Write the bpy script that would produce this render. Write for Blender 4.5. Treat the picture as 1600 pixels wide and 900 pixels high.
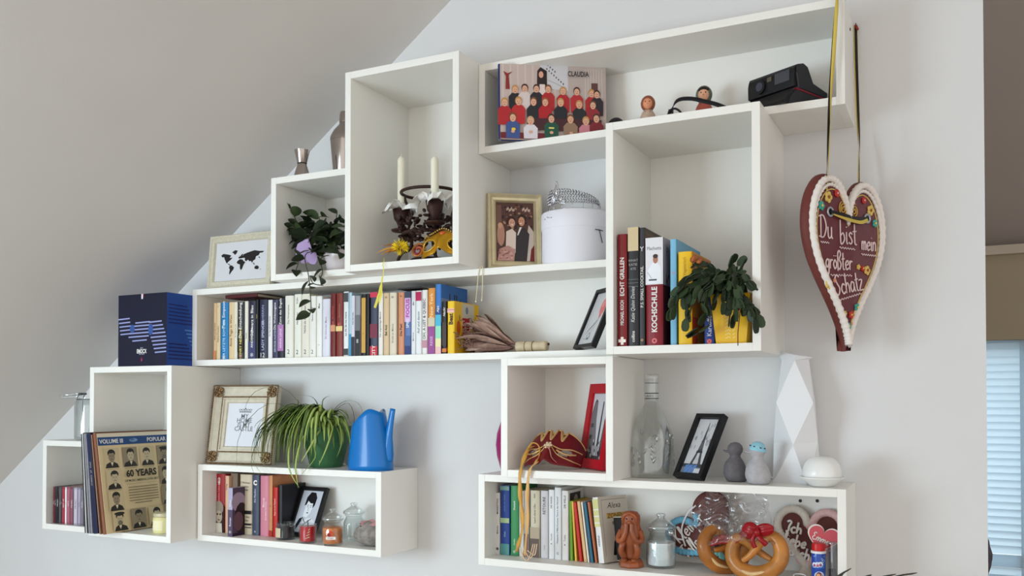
import bpy, bmesh, math, random
from mathutils import Vector, Matrix, Euler
R_ = math.radians
for o in list(bpy.data.objects): bpy.data.objects.remove(o)
scene = bpy.context.scene
COL = scene.collection
rnd = random.Random(11)

# ------------------------------------------------------------------ camera
H = 1.45                                   # height of the lens above the floor
F_PX = 1415.5                              # focal length in pixels of the 1600 px wide frame
CAM = Vector((-0.001, -2.295, H)); YAW = R_(-26.5); PIT = R_(0.994)
cd = bpy.data.cameras.new('camera'); cam = bpy.data.objects.new('camera', cd); COL.objects.link(cam)
cam.location = CAM; cam.rotation_euler = (math.pi/2 + PIT, 0, -YAW)
cd.sensor_fit = 'HORIZONTAL'; cd.sensor_width = 36.0; cd.lens = 36.0*F_PX/1600.0
cd.shift_y = (600-450)/1600.0; cd.clip_start = .05
scene.camera = cam

# ------------------------------------------------------------------ light
wd = bpy.data.worlds.new('daylight'); scene.world = wd; wd.use_nodes = True
bg = wd.node_tree.nodes['Background']; bg.inputs[0].default_value = (1.0, .985, .955, 1); bg.inputs[1].default_value = 1.32
def area(name, loc, target, sx, sy, power, col):
    l = bpy.data.lights.new(name, 'AREA'); l.shape = 'RECTANGLE'; l.size = sx; l.size_y = sy; l.energy = power; l.color = col
    o = bpy.data.objects.new(name, l); COL.objects.link(o); o.location = loc
    o.rotation_euler = (Vector(target)-Vector(loc)).to_track_quat('-Z', 'Y').to_euler(); return o
area('skylight_daylight', (-2.62, -2.75, H+.12), (-1.15, 0, H+.05), 1.3, 1.3, 78, (.70, .89, 1.0))
area('window_daylight', (-.15, 3.7, H-.2), (-.15, 2.6, H-.2), .9, 1.3, 15, (.86, .95, 1.0))
scene.view_settings.view_transform = 'Standard'; scene.view_settings.look = 'None'
scene.view_settings.gamma = 1; scene.view_settings.use_curve_mapping = False
scene.view_settings.exposure = 0.0

# ------------------------------------------------------------------ geometry helpers
_F = Vector((math.sin(YAW)*math.cos(PIT), math.cos(YAW)*math.cos(PIT), math.sin(PIT)))
_Rt = Vector((math.cos(YAW), -math.sin(YAW), 0)); _U = _Rt.cross(_F)
def ray(u, v): return _F*F_PX + _Rt*(u-800) + _U*(600-v)
def at(u, v, y):
    d = ray(u, v); return CAM + d*((y-CAM.y)/d.y)
def gp(u, v, z):
    d = ray(u, v); return CAM + d*((z-CAM.z)/d.z)
def lin(c):
    return tuple((x/255/12.92 if x/255 <= .04045 else ((x/255+.055)/1.055)**2.4) for x in c[:3])
_mats = {}
def mat(col, rough=.5, metal=0, noise=0, nscale=40, bump=0, bscale=200, coat=0, spec=.32, sss=0):
    k = (tuple(col), rough, metal, noise, nscale, bump, bscale, coat, spec, sss)
    if k in _mats: return _mats[k]
    m = bpy.data.materials.new('surface'); m.use_nodes = True; nt = m.node_tree; b = nt.nodes['Principled BSDF']
    c = lin(col); b.inputs['Base Color'].default_value = (*c, 1); b.inputs['Roughness'].default_value = rough
    b.inputs['Metallic'].default_value = metal; b.inputs['Specular IOR Level'].default_value = spec
    b.inputs['Coat Weight'].default_value = coat
    if sss:
        b.inputs['Subsurface Weight'].default_value = sss; b.inputs['Subsurface Radius'].default_value = (.01, .008, .006)
    if noise or bump:
        tc = nt.nodes.new('ShaderNodeTexCoord')
    if noise:
        n = nt.nodes.new('ShaderNodeTexNoise'); n.inputs['Scale'].default_value = nscale; n.inputs['Detail'].default_value = 5
        nt.links.new(tc.outputs['Object'], n.inputs['Vector'])
        r = nt.nodes.new('ShaderNodeValToRGB'); r.color_ramp.elements[0].position = .35; r.color_ramp.elements[1].position = .65
        r.color_ramp.elements[0].color = (*[x*(1-noise) for x in c], 1); r.color_ramp.elements[1].color = (*[min(1, x*(1+noise*.4)) for x in c], 1)
        nt.links.new(n.outputs['Fac'], r.inputs['Fac']); nt.links.new(r.outputs['Color'], b.inputs['Base Color'])
    if bump:
        n2 = nt.nodes.new('ShaderNodeTexNoise'); n2.inputs['Scale'].default_value = bscale; n2.inputs['Detail'].default_value = 3
        nt.links.new(tc.outputs['Object'], n2.inputs['Vector'])
        bp = nt.nodes.new('ShaderNodeBump'); bp.inputs['Strength'].default_value = bump; bp.inputs['Distance'].default_value = .002
        nt.links.new(n2.outputs['Fac'], bp.inputs['Height']); nt.links.new(bp.outputs['Normal'], b.inputs['Normal'])
    _mats[k] = m; return m
def print_mat(rough=.45, coat=0, metal=0):
    k = ('print', rough, coat, metal)
    if k in _mats: return _mats[k]
    m = bpy.data.materials.new('printed_ink'); m.use_nodes = True; nt = m.node_tree; b = nt.nodes['Principled BSDF']
    a = nt.nodes.new('ShaderNodeAttribute'); a.attribute_name = 'Col'; nt.links.new(a.outputs['Color'], b.inputs['Base Color'])
    b.inputs['Roughness'].default_value = rough; b.inputs['Coat Weight'].default_value = coat; b.inputs['Metallic'].default_value = metal; b.inputs['Specular IOR Level'].default_value = .3
    _mats[k] = m; return m
def glass_mat(tint=(.93, .95, .95), refl=(.9, .92, .93), lo=.06, hi=.75, rough=.03):
    k = ('glass', tint, lo, hi, rough)
    if k in _mats: return _mats[k]
    m = bpy.data.materials.new('thin_glass'); m.use_nodes = True; nt = m.node_tree; nt.nodes.remove(nt.nodes['Principled BSDF'])
    out = nt.nodes['Material Output']; t = nt.nodes.new('ShaderNodeBsdfTransparent'); g = nt.nodes.new('ShaderNodeBsdfGlossy')
    t.inputs[0].default_value = (*tint, 1); g.inputs['Color'].default_value = (*refl, 1); g.inputs['Roughness'].default_value = rough
    lw = nt.nodes.new('ShaderNodeLayerWeight'); lw.inputs['Blend'].default_value = .35
    mr = nt.nodes.new('ShaderNodeMapRange'); mr.inputs['To Min'].default_value = lo; mr.inputs['To Max'].default_value = hi
    mx = nt.nodes.new('ShaderNodeMixShader'); nt.links.new(lw.outputs['Facing'], mr.inputs['Value']); nt.links.new(mr.outputs[0], mx.inputs[0])
    nt.links.new(t.outputs[0], mx.inputs[1]); nt.links.new(g.outputs[0], mx.inputs[2]); nt.links.new(mx.outputs[0], out.inputs['Surface'])
    _mats[k] = m; return m

class MB:
    def __init__(s): s.v = []; s.f = []; s.c = []
    def add(s, vs, fs, col=None):
        n = len(s.v); s.v += [tuple(p) for p in vs]; s.f += [tuple(i+n for i in f) for f in fs]; s.c += [col]*len(fs); return s
    def box(s, x0, x1, y0, y1, z0, z1, col=None):
        return s.add([(x0,y0,z0),(x1,y0,z0),(x1,y1,z0),(x0,y1,z0),(x0,y0,z1),(x1,y0,z1),(x1,y1,z1),(x0,y1,z1)],
                     [(0,3,2,1),(4,5,6,7),(0,1,5,4),(1,2,6,5),(2,3,7,6),(3,0,4,7)], col)
    def lathe(s, prof, n=28, c=(0,0), col=None, ripple=0, rn=0):
        vs = []; fs = []; m = len(prof)
        for r, z in prof:
            for i in range(n):
                a = 2*math.pi*i/n; q = r*(1+ripple*math.cos(rn*a)) if ripple else r
                vs.append((c[0]+q*math.cos(a), c[1]+q*math.sin(a), z))
        for k in range(m-1):
            for i in range(n):
                j = (i+1) % n; fs.append((k*n+i, k*n+j, (k+1)*n+j, (k+1)*n+i))
        if prof[0][0] > 1e-4: fs.append(tuple(range(n-1, -1, -1)))
        if prof[-1][0] > 1e-4: fs.append(tuple((m-1)*n+i for i in range(n)))
        return s.add(vs, fs, col)
    def shell(s, prof, n=28, c=(0,0), col=None):   # open lathe (no caps)
        k0 = len(s.f); s.lathe(prof, n, c, col); 
        keep = [i for i in range(k0, len(s.f)) if len(s.f[i]) == 4]
        s.f = s.f[:k0]+[s.f[i] for i in keep]; s.c = s.c[:k0]+[s.c[i] for i in keep]; return s
    def tube(s, pts, r, n=8, cap=True, col=None, flat=1.0, closed=False):
        pts = [Vector(p) for p in pts]; m = len(pts); rr = r if isinstance(r, (list, tuple)) else [r]*m
        vs = []; fs = []; up = None
        for i, p in enumerate(pts):
            if closed: t = pts[(i+1) % m]-pts[i-1]
            else: t = pts[min(i+1, m-1)]-pts[max(i-1, 0)]
            if t.length < 1e-9: t = Vector((0,0,1))
            t.normalize()
            if up is None:
                up = Vector((0,0,1)) if abs(t.z) < .9 else Vector((0,1,0))
            a = up-t*up.dot(t)
            if a.length < 1e-6: a = t.orthogonal()
            a.normalize(); b = t.cross(a); up = a
            for k in range(n):
                an = 2*math.pi*k/n; vs.append(p+a*math.cos(an)*rr[i]*flat+b*math.sin(an)*rr[i])
        for i in range(m if closed else m-1):
            i2 = (i+1) % m
            for k in range(n):
                j = (k+1) % n; fs.append((i*n+k, i*n+j, i2*n+j, i2*n+k))
        if cap and not closed: fs += [tuple(range(n-1, -1, -1)), tuple((m-1)*n+k for k in range(n))]
        return s.add(vs, fs, col)
    def ell(s, c, r, nu=16, nv=10, col=None, mtx=None):
        vs = []; fs = []
        for j in range(1, nv):
            th = math.pi*j/nv
            for i in range(nu):
                a = 2*math.pi*i/nu; p = Vector((r[0]*math.sin(th)*math.cos(a), r[1]*math.sin(th)*math.sin(a), r[2]*math.cos(th)))
                if mtx: p = mtx @ p
                vs.append(p+Vector(c))
        t = Vector((0,0,r[2])); b = Vector((0,0,-r[2]))
        if mtx: t = mtx @ t; b = mtx @ b
        vs += [t+Vector(c), b+Vector(c)]; nt = (nv-1)*nu
        for j in range(nv-2):
            for i in range(nu):
                k = (i+1) % nu; fs.append((j*nu+i, (j+1)*nu+i, (j+1)*nu+k, j*nu+k))
        for i in range(nu):
            k = (i+1) % nu; fs.append((nt, i, k)); fs.append((nt+1, (nv-2)*nu+k, (nv-2)*nu+i))
        return s.add(vs, fs, col)
    def prism(s, poly, y0, y1, col=None):          # polygon in x,z extruded along y (y0 = front)
        n = len(poly); vs = [(x,y0,z) for x,z in poly]+[(x,y1,z) for x,z in poly]
        return s.add(vs, [tuple(range(n)), tuple(range(2*n-1, n-1, -1))]+[(i, n+i, n+(i+1) % n, (i+1) % n) for i in range(n)], col)
    def vprism(s, poly, z0, z1, col=None):         # polygon in x,y extruded along z
        n = len(poly); vs = [(x,y,z0) for x,y in poly]+[(x,y,z1) for x,y in poly]
        return s.add(vs, [tuple(range(n-1,-1,-1)), tuple(range(n, 2*n))]+[(i, (i+1) % n, n+(i+1) % n, n+i) for i in range(n)], col)
    def strip(s, pts, w, side, col=None, fold=0, cols=None, up=None):
        pts = [Vector(p) for p in pts]; m = len(pts); vs = []; fs = []; cc = []
        for i, p in enumerate(pts):
            t = (pts[min(i+1, m-1)]-pts[max(i-1, 0)]).normalized()
            sd = side[i] if isinstance(side, list) else side
            sd = Vector(sd); sd = (sd-t*sd.dot(t)); sd = sd.normalized() if sd.length > 1e-5 else t.orthogonal().normalized()
            nn = sd.cross(t); ww = w[i] if isinstance(w, (list, tuple)) else w
            vs += [p-sd*ww/2+nn*fold*ww, p, p+sd*ww/2+nn*fold*ww]
        n0 = len(s.f)
        for i in range(m-1):
            for k in (0, 1): fs.append((i*3+k, i*3+k+1, i*3+k+4, i*3+k+3))
        return s.add(vs, fs, col)
    def build(s, name, material, parent=None, smooth=False, loc=None, rot=None, bevel=0, solid=0, sub=0, auto=0):
        me = bpy.data.meshes.new(name); me.from_pydata(s.v, [], s.f); me.validate(); 
        if any(c is not None for c in s.c) and len(me.polygons) == len(s.c):
            ca = me.color_attributes.new('Col', 'FLOAT_COLOR', 'CORNER'); data = []
            for p in me.polygons:
                c = lin(s.c[p.index] or (200,200,200)); data += [c[0], c[1], c[2], 1.0]*p.loop_total
            ca.data.foreach_set('color', data)
        me.update()
        bmm = bmesh.new(); bmm.from_mesh(me); bmesh.ops.recalc_face_normals(bmm, faces=bmm.faces[:]); bmm.to_mesh(me); bmm.free()
        return link(name, me, material, parent, smooth, loc, rot, bevel, solid, sub, auto)
def link(name, me, material, parent=None, smooth=False, loc=None, rot=None, bevel=0, solid=0, sub=0, auto=0):
    if material is not None and not me.materials: me.materials.append(material)
    if smooth: me.polygons.foreach_set('use_smooth', [True]*len(me.polygons))
    o = bpy.data.objects.new(name, me); COL.objects.link(o)
    if parent is not None: o.parent = parent
    if loc is not None: o.location = loc
    if rot is not None: o.rotation_euler = rot
    if bevel:
        b = o.modifiers.new('edge', 'BEVEL'); b.width = bevel; b.segments = 2; b.limit_method = 'ANGLE'; b.angle_limit = R_(40)
    if solid:
        b = o.modifiers.new('thick', 'SOLIDIFY'); b.thickness = solid; b.offset = 0
    if sub:
        b = o.modifiers.new('round', 'SUBSURF'); b.levels = sub; b.render_levels = sub
    if auto:
        try:
            me.set_sharp_from_angle(angle=R_(auto))
        except Exception: pass
    return o
def thing(name, label, cat, loc=(0,0,0), rot=(0,0,0), group=None):
    o = bpy.data.objects.new(name, None); COL.objects.link(o); o.empty_display_size = .05
    o.location = loc; o.rotation_euler = rot; tag(o, label, cat, group); return o
def tag(o, label, cat, group=None):
    o['label'] = label; o['category'] = cat
    if group: o['group'] = group
    return o
def struct(o): o['kind'] = 'structure'; return o
def crom(pts, k=6, closed=False):
    pts = [Vector(p) for p in pts]; n = len(pts); out = []
    if n < 3: return pts
    rng = range(n) if closed else range(n-1)
    for i in rng:
        if closed: p0, p1, p2, p3 = pts[i-1], pts[i], pts[(i+1) % n], pts[(i+2) % n]
        else: p0, p1, p2, p3 = pts[max(i-1,0)], pts[i], pts[i+1], pts[min(i+2,n-1)]
        for j in range(k):
            t = j/k; out.append(.5*((2*p1)+(p2-p0)*t+(2*p0-5*p1+4*p2-p3)*t*t+(3*p1-p0-3*p2+p3)*t**3))
    if not closed: out.append(pts[-1])
    return out

# ------------------------------------------------------------------ lettering and flat print
_tx = {}
def text_geo(s, bold=0, shear=0):
    k = (s, bold, shear)
    if k in _tx: return _tx[k]
    c = bpy.data.curves.new('t', 'FONT'); c.body = s; c.size = 1; c.offset = bold; c.shear = shear; c.resolution_u = 2
    o = bpy.data.objects.new('t', c); me = bpy.data.meshes.new_from_object(o)
    vs = [(v.co.x, v.co.y) for v in me.vertices]; fs = [tuple(p.vertices) for p in me.polygons]
    bpy.data.objects.remove(o); bpy.data.curves.remove(c); bpy.data.meshes.remove(me)
    if not vs: vs = [(0,0)]
    x0 = min(v[0] for v in vs); x1 = max(v[0] for v in vs); y0 = min(v[1] for v in vs); y1 = max(v[1] for v in vs)
    _tx[k] = ([(v[0]-(x0+x1)/2, v[1]-(y0+y1)/2) for v in vs], fs, x1-x0, y1-y0); return _tx[k]
class Pr(MB):                                      # flat print in the x,z plane, seen from -y
    def __init__(s, lift=.0003): MB.__init__(s); s.k = lift
    def _y(s): s.k += .00004; return -s.k
    def poly(s, pts, col): y = s._y(); return s.add([(x,y,z) for x,z in pts], [tuple(range(len(pts)))], col)
    def rect(s, x0, x1, z0, z1, col): return s.poly([(x0,z0),(x1,z0),(x1,z1),(x0,z1)], col)
    def oval(s, x, z, rx, rz, col, n=14, rot=0):
        c, q = math.cos(rot), math.sin(rot); P = []
        for i in range(n):
            a = 2*math.pi*i/n; dx, dz = rx*math.cos(a), rz*math.sin(a); P.append((x+dx*c-dz*q, z+dx*q+dz*c))
        return s.poly(P, col)
    def line(s, pts, w, col):
        y = s._y()
        for (x0,z0), (x1,z1) in zip(pts[:-1], pts[1:]):
            d = math.hypot(x1-x0, z1-z0) or 1; nx, nz = -(z1-z0)/d*w/2, (x1-x0)/d*w/2
            s.add([(x0+nx,y,z0+nz),(x0-nx,y,z0-nz),(x1-nx,y,z1-nz),(x1+nx,y,z1+nz)], [(0,1,2,3)], col)
        return s
    def text(s, t, x, z, size, col, rot=0, maxw=None, bold=0, shear=0, sx=1.0):
        vs, fs, w, h = text_geo(t, bold, shear); k = size*sx
        if maxw and w*k > maxw: k = maxw/w
        c, q = math.cos(rot), math.sin(rot); y = s._y()
        return s.add([(x+a*k*c-b*size*q, y, z+a*k*q+b*size*c) for a, b in vs], fs, col)
    def put(s, parent, loc=(0,0,0), rot=(0,0,0), name='printed_cover', rough=.45, coat=0, metal=0):
        if not s.v: return None
        me = bpy.data.meshes.new(name); me.from_pydata(s.v, [], s.f)
        ca = me.color_attributes.new('Col', 'FLOAT_COLOR', 'CORNER'); data = []
        for p in me.polygons:
            c = lin(s.c[p.index]); data += [c[0], c[1], c[2], 1.0]*p.loop_total
        ca.data.foreach_set('color', data)
        return link(name, me, print_mat(rough, coat, metal), parent, False, loc, rot)
# single-stroke handwriting for piped sugar icing
GL = {
'a':([[(.38,.42),(.2,.5),(.05,.28),(.12,.03),(.28,.06),(.38,.28),(.38,.48),(.4,.1),(.48,0)]],.5),
'b':([[(.05,1),(.05,.06),(.2,0),(.36,.2),(.25,.45),(.06,.33)]],.45),
'c':([[(.36,.42),(.2,.5),(.05,.25),(.2,0),(.38,.1)]],.43),
'e':([[(.06,.24),(.34,.3),(.25,.5),(.06,.3),(.15,0),(.38,.1)]],.44),
'h':([[(.05,1),(.05,0)],[(.05,.3),(.2,.5),(.33,.35),(.33,0)]],.43),
'i':([[(.08,.5),(.08,.06),(.16,0)],[(.08,.7),(.1,.73)]],.22),
'l':([[(.04,.12),(.2,.85),(.12,1),(.06,.5),(.1,.02),(.22,.02)]],.26),
'm':([[(.04,.5),(.04,0)],[(.04,.33),(.15,.5),(.24,.38),(.24,0)],[(.24,.33),(.36,.5),(.45,.38),(.45,0)]],.55),
'n':([[(.04,.5),(.04,0)],[(.04,.33),(.18,.5),(.3,.38),(.3,0)]],.4),
'o':([[(.2,.5),(.05,.25),(.2,0),(.36,.25),(.2,.5)]],.44),
'ö':([[(.2,.5),(.05,.25),(.2,0),(.36,.25),(.2,.5)],[(.12,.68),(.12,.72)],[(.29,.68),(.29,.72)]],.44),
'p':([[(.05,.5),(.05,-.4)],[(.05,.4),(.22,.5),(.36,.25),(.22,0),(.05,.1)]],.43),
'g':([[(.34,.42),(.2,.5),(.05,.28),(.18,.05),(.34,.25),(.35,.5),(.33,-.2),(.18,-.4),(.04,-.25)]],.43),
'r':([[(.05,.5),(.05,0)],[(.05,.3),(.18,.48),(.3,.44)]],.33),
's':([[(.32,.43),(.18,.5),(.07,.38),(.2,.26),(.3,.12),(.18,0),(.04,.07)]],.38),
't':([[(.14,.9),(.14,.08),(.28,0)],[(0,.55),(.28,.58)]],.33),
'u':([[(.05,.5),(.07,.1),(.2,0),(.33,.15),(.34,.5),(.34,.08),(.42,0)]],.47),
'z':([[(.05,.5),(.33,.48),(.05,.02),(.37,0)]],.42),
'ß':([[(.05,-.1),(.05,.8),(.2,1),(.33,.8),(.18,.52),(.36,.3),(.25,0),(.12,.05)]],.43),
'D':([[(.1,1),(.08,.02)],[(-.05,.92),(.3,.97),(.52,.5),(.3,.04),(-.05,.06)]],.6),
'S':([[(.4,.88),(.22,1),(.06,.8),(.22,.55),(.38,.28),(.2,0),(0,.12)]],.5),
'K':([[(.06,1),(.06,0)],[(.42,1),(.08,.48),(.46,0)]],.52),
'T':([[(0,.95),(.5,1)],[(.25,.97),(.22,0)]],.46),
'I':([[(.02,.85),(.18,1),(.32,.88),(.22,.5),(.2,.1),(.02,0)]],.36),
'L':([[(.3,.95),(.15,1),(.1,.6),(.08,.05),(.2,.05),(.4,0)]],.42),
'E':([[(.36,.9),(.2,1),(.08,.8),(.22,.55),(.06,.3),(.2,0),(.4,.12)]],.46),
'!':([[(.1,1),(.08,.3)],[(.08,.08),(.08,.04)]],.2), ' ':([], .26)}
def piped(mb, s, x, z, size, r, y=0, rot=0, col=None, sx=1.0):
    cx = 0; c, q = math.cos(rot), math.sin(rot)
    for ch in s:
        st, adv = GL[ch]
        for pl in st:
            P = [Vector(((cx+a)*size*sx, 0, b*size)) for a, b in pl]
            if len(P) > 2: P = crom(P, 4)
            mb.tube([(x+p.x*c-p.z*q, y, z+p.x*q+p.z*c) for p in P], r, 6, True, col)
        cx += adv
    return cx*size*sx
def heart_poly(w, h, n=48, point=1.0):
    P = []
    for i in range(n):
        t = 2*math.pi*i/n; x = 16*math.sin(t)**3; z = 13*math.cos(t)-5*math.cos(2*t)-2*math.cos(3*t)-math.cos(4*t)
        P.append((x/32.0*w, (z+17)/28.9*h))
    return P            # starts at the cleft and runs clockwise; tip at z = 0

# ================================================================== the room
WALL = mat((221,220,220), .9, noise=.02, nscale=3, bump=.12, bscale=350)
SLOPE = mat((222,217,213), .92, noise=.02, nscale=3, bump=.12, bscale=350)
K = .7385                                          # rise of the roof slope
def slope_z(x): return H+1.18+(x+1.346)*K
XL = -4.0; ZT = 3.25; XR = -1.346+(ZT-H-1.18)/K    # where the slope meets knee wall and flat ceiling
m = MB(); m.prism([(XL,0),(.045,0),(.045,ZT),(XR,ZT),(XL,slope_z(XL))], 0, .14); struct(m.build('wall_back', WALL))
m = MB(); t = .12; m.prism([(XL,slope_z(XL)),(XR,ZT),(XR,ZT+t),(XL,slope_z(XL)+t)], -5.2, 0); struct(m.build('ceiling', SLOPE))
m = MB(); m.box(XR, 3.0, -5.2, 1.35, ZT, ZT+t); struct(m.build('ceiling', SLOPE))
m = MB(); m.box(XL-.12, XL, -5.2, .14, 0, slope_z(XL)+.05); struct(m.build('wall_left', WALL))
m = MB(); m.box(3.0, 3.12, -.4, 2.8, 0, ZT); struct(m.build('wall_right', WALL))
fl = MB(); fl.box(XL-.12, 3.12, -5.2, 2.8, -.12, -.004); floor = struct(fl.build('floor', mat((150,138,126), .55)))
pm = MB(); pm.box(0, .178, 0, 1.6, -.004, 0); pl0 = None
woods = [mat((190,176,160), .45, noise=.25, nscale=9), mat((180,165,149), .45, noise=.25, nscale=7), mat((198,185,170), .45, noise=.2, nscale=8)]
meshes = []
for w_ in woods:
    b = MB(); b.box(0, .178, 0, 1.598, -.004, 0); o = b.build('plank', w_, floor); meshes.append(o.data); bpy.data.objects.remove(o)
for i in range(38):
    for j in range(5):
        o = bpy.data.objects.new('plank', rnd.choice(meshes)); COL.objects.link(o); o.parent = floor
        o.location = (XL+.01+i*.18, -5.2+j*1.6-(.8 if i % 2 else 0)+(.8 if i % 2 else 0), 0)
# the room seen past the end of the wall: knee wall, roof slope, window with a louvred shutter
YF = 2.6; WT = H+.285; CT_ = H+.735
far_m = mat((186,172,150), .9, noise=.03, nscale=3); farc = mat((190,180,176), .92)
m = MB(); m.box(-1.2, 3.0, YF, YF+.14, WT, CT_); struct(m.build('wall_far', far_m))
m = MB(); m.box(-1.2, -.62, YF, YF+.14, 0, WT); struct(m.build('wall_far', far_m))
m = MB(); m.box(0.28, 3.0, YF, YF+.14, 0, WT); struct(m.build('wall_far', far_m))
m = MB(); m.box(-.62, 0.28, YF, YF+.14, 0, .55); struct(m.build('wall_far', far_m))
m = MB(); a = .0; m.add([(-1.2,YF+.14,CT_),(3,YF+.14,CT_),(3,1.35,CT_+1.39),(-1.2,1.35,CT_+1.39),(-1.2,YF+.14,CT_+.16),(3,YF+.14,CT_+.16),(3,1.35,CT_+1.55),(-1.2,1.35,CT_+1.55)],
      [(0,1,2,3),(4,7,6,5),(0,4,5,1),(2,6,7,3),(0,3,7,4),(1,5,6,2)]); struct(m.build('ceiling', farc))
m = MB(); m.box(-1.2, 3.0, YF-.03, YF, CT_-.045, CT_-.002); struct(m.build('trim_1', mat((214,204,188), .8)))
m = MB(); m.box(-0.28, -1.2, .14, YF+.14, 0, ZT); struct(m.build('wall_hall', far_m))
# shutter
SH = bpy.data.materials.new('shutter_lacquer'); SH.use_nodes = True; nt = SH.node_tree; b = nt.nodes['Principled BSDF']
b.inputs['Base Color'].default_value = (.72,.80,.86,1); b.inputs['Roughness'].default_value = .45
tr = nt.nodes.new('ShaderNodeBsdfTranslucent'); tr.inputs[0].default_value = (.72,.86,.97,1); mx = nt.nodes.new('ShaderNodeMixShader'); mx.inputs[0].default_value = .6
nt.links.new(b.outputs[0], mx.inputs[1]); nt.links.new(tr.outputs[0], mx.inputs[2]); nt.links.new(mx.outputs[0], nt.nodes['Material Output'].inputs['Surface'])
win = MB().box(-.62, 0.28, YF+.10, YF+.13, WT-.05, WT).box(-.62, 0.28, YF+.10, YF+.13, .55, .60).build('window_1', mat((225,228,230), .4)); struct(win)
gl = MB(); gl.box(-.62, 0.28, YF+.112, YF+.116, .60, WT-.05).build('pane', glass_mat(), win)
PI_ = .0346
for (sx0, sx1) in ((-.60, .238),):
    sh = thing('louvred_shutter', 'white louvred window shutter seen past the end of the wall', 'shutter', (sx0, YF+.03, .56))
    w_ = sx1-sx0
    MB().box(-.018, 0, -.014, .014, 0, WT-.56-.002).build('stile', SH, sh); MB().box(w_, w_+.028, -.014, .014, 0, WT-.56-.002).build('stile', SH, sh)
    rail = WT-.56-29.6*PI_
    MB().box(0, w_, -.012, .012, rail-.058, rail).build('rail', SH, sh)
    MB().box(0, w_, -.012, .012, WT-.56-.014, WT-.56-.002).build('rail', SH, sh)
    sl = None
    for k in range(40):
        zc = WT-.56-.014-PI_*(k+.5)-(.035 if k > 28 else 0)
        if rail-.06 < zc-.013 < rail+.0 : continue
        if sl is None:
            b = MB(); P = []; 
            for q in range(7):
                a = -1+2*q/6; P.append((.021*a*.62+.004*(1-a*a), .0215*a))
            vs = [(0, -y, z) for y, z in P]+[(w_, -y, z) for y, z in P]; b.add(vs, [(i, i+1, i+8, i+7) for i in range(6)])
            sl = b.build('slat', SH, sh, True, (0, 0, zc)).data
        else: link('slat', sl, None, sh, False, (0, 0, zc))

# ================================================================== wall shelves
T = .0185
WHITE = mat((240,237,231), .38, noise=.012, nscale=4)
BOX = {   # x0, x1, z0, z1, depth
'A':(-2.8140,-2.5157,-.4390,-.1380,.240), 'B':(-2.5155,-2.1550,-.4350,.1045,.294), 'C':(-2.1507,-1.4588,-.4400,-.2021,.190),
'D':(-2.1780,-.7525,.1060,.3475,.190), 'E':(-1.8160,-1.5087,.3480,.6500,.240), 'F':(-1.5085,-1.1506,.3480,.8943,.294),
'G':(-1.1495,-.2300,.6525,.8910,.190), 'H':(-.7520,-.3940,.1062,.6520,.294), 'I':(-1.0572,-.7548,-.1962,.1050,.240),
'J':(-1.1497,-.2331,-.4345,-.1965,.190)}
LB = {'A':'small white cube shelf at far left holding music discs', 'B':'tall white box shelf holding the long playing records',
'C':'low wide white shelf under the watering can, farthest below left', 'D':'longest white shelf holding the paperback row and bouquet',
'E':'small white cube shelf holding the dark leafy plant', 'F':'tall white box shelf holding the white candles',
'G':'topmost wide white shelf holding the black camera', 'H':'tall white box shelf holding the cookbooks',
'I':'small white cube shelf holding the red carnival mask', 'J':'wide white bottom shelf holding pretzels and gingerbread hearts'}
FLOOR = {}; TOP = {}
for k, (x0, x1, z0, z1, d) in BOX.items():
    z0 += H; z1 += H; FLOOR[k] = z0+T; TOP[k] = z1
    s = thing('wall_shelf', LB[k], 'shelf', (x0, -.0005, z0), group='white box shelves on the wall'); w_ = x1-x0; h_ = z1-z0; d -= .0005
    MB().box(0, T, -d, 0, 0, h_).build('side_panel', WHITE, s, bevel=.0007); MB().box(w_-T, w_, -d, 0, 0, h_).build('side_panel', WHITE, s, bevel=.0007)
    MB().box(T, w_-T, -d+.0004, 0, h_-T, h_).build('top_panel', WHITE, s, bevel=.0007); MB().box(T, w_-T, -d+.0004, 0, 0, T).build('bottom_panel', WHITE, s, bevel=.0007)
    MB().box(T, w_-T, -.006, -.001, T, h_-T).build('back_panel', WHITE, s)
    if k == 'J':
        for u in (1250.5, 1277):
            p = at(u, 782.5, -.0068); q = MB(); q.tube([(p.x-x0, -.0075, p.z-z0), (p.x-x0, -.0055, p.z-z0)], .004, 12); q.build('screw_hole', mat((25,25,27), .5), s)
    if k == 'I':
        for dz, r in ((-.052, .005), (-.094, .003)): MB().ell((-.001, -d+.05, h_+dz), (.005, r, r), 10, 6).build('screw_cap', mat((40,40,42), .4), s)
    if k == 'G':
        MB().ell((w_+.0003, -.085, h_-.035), (.002, .004, .004), 10, 6).build('screw_hole', mat((50,48,46), .6), s)

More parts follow.
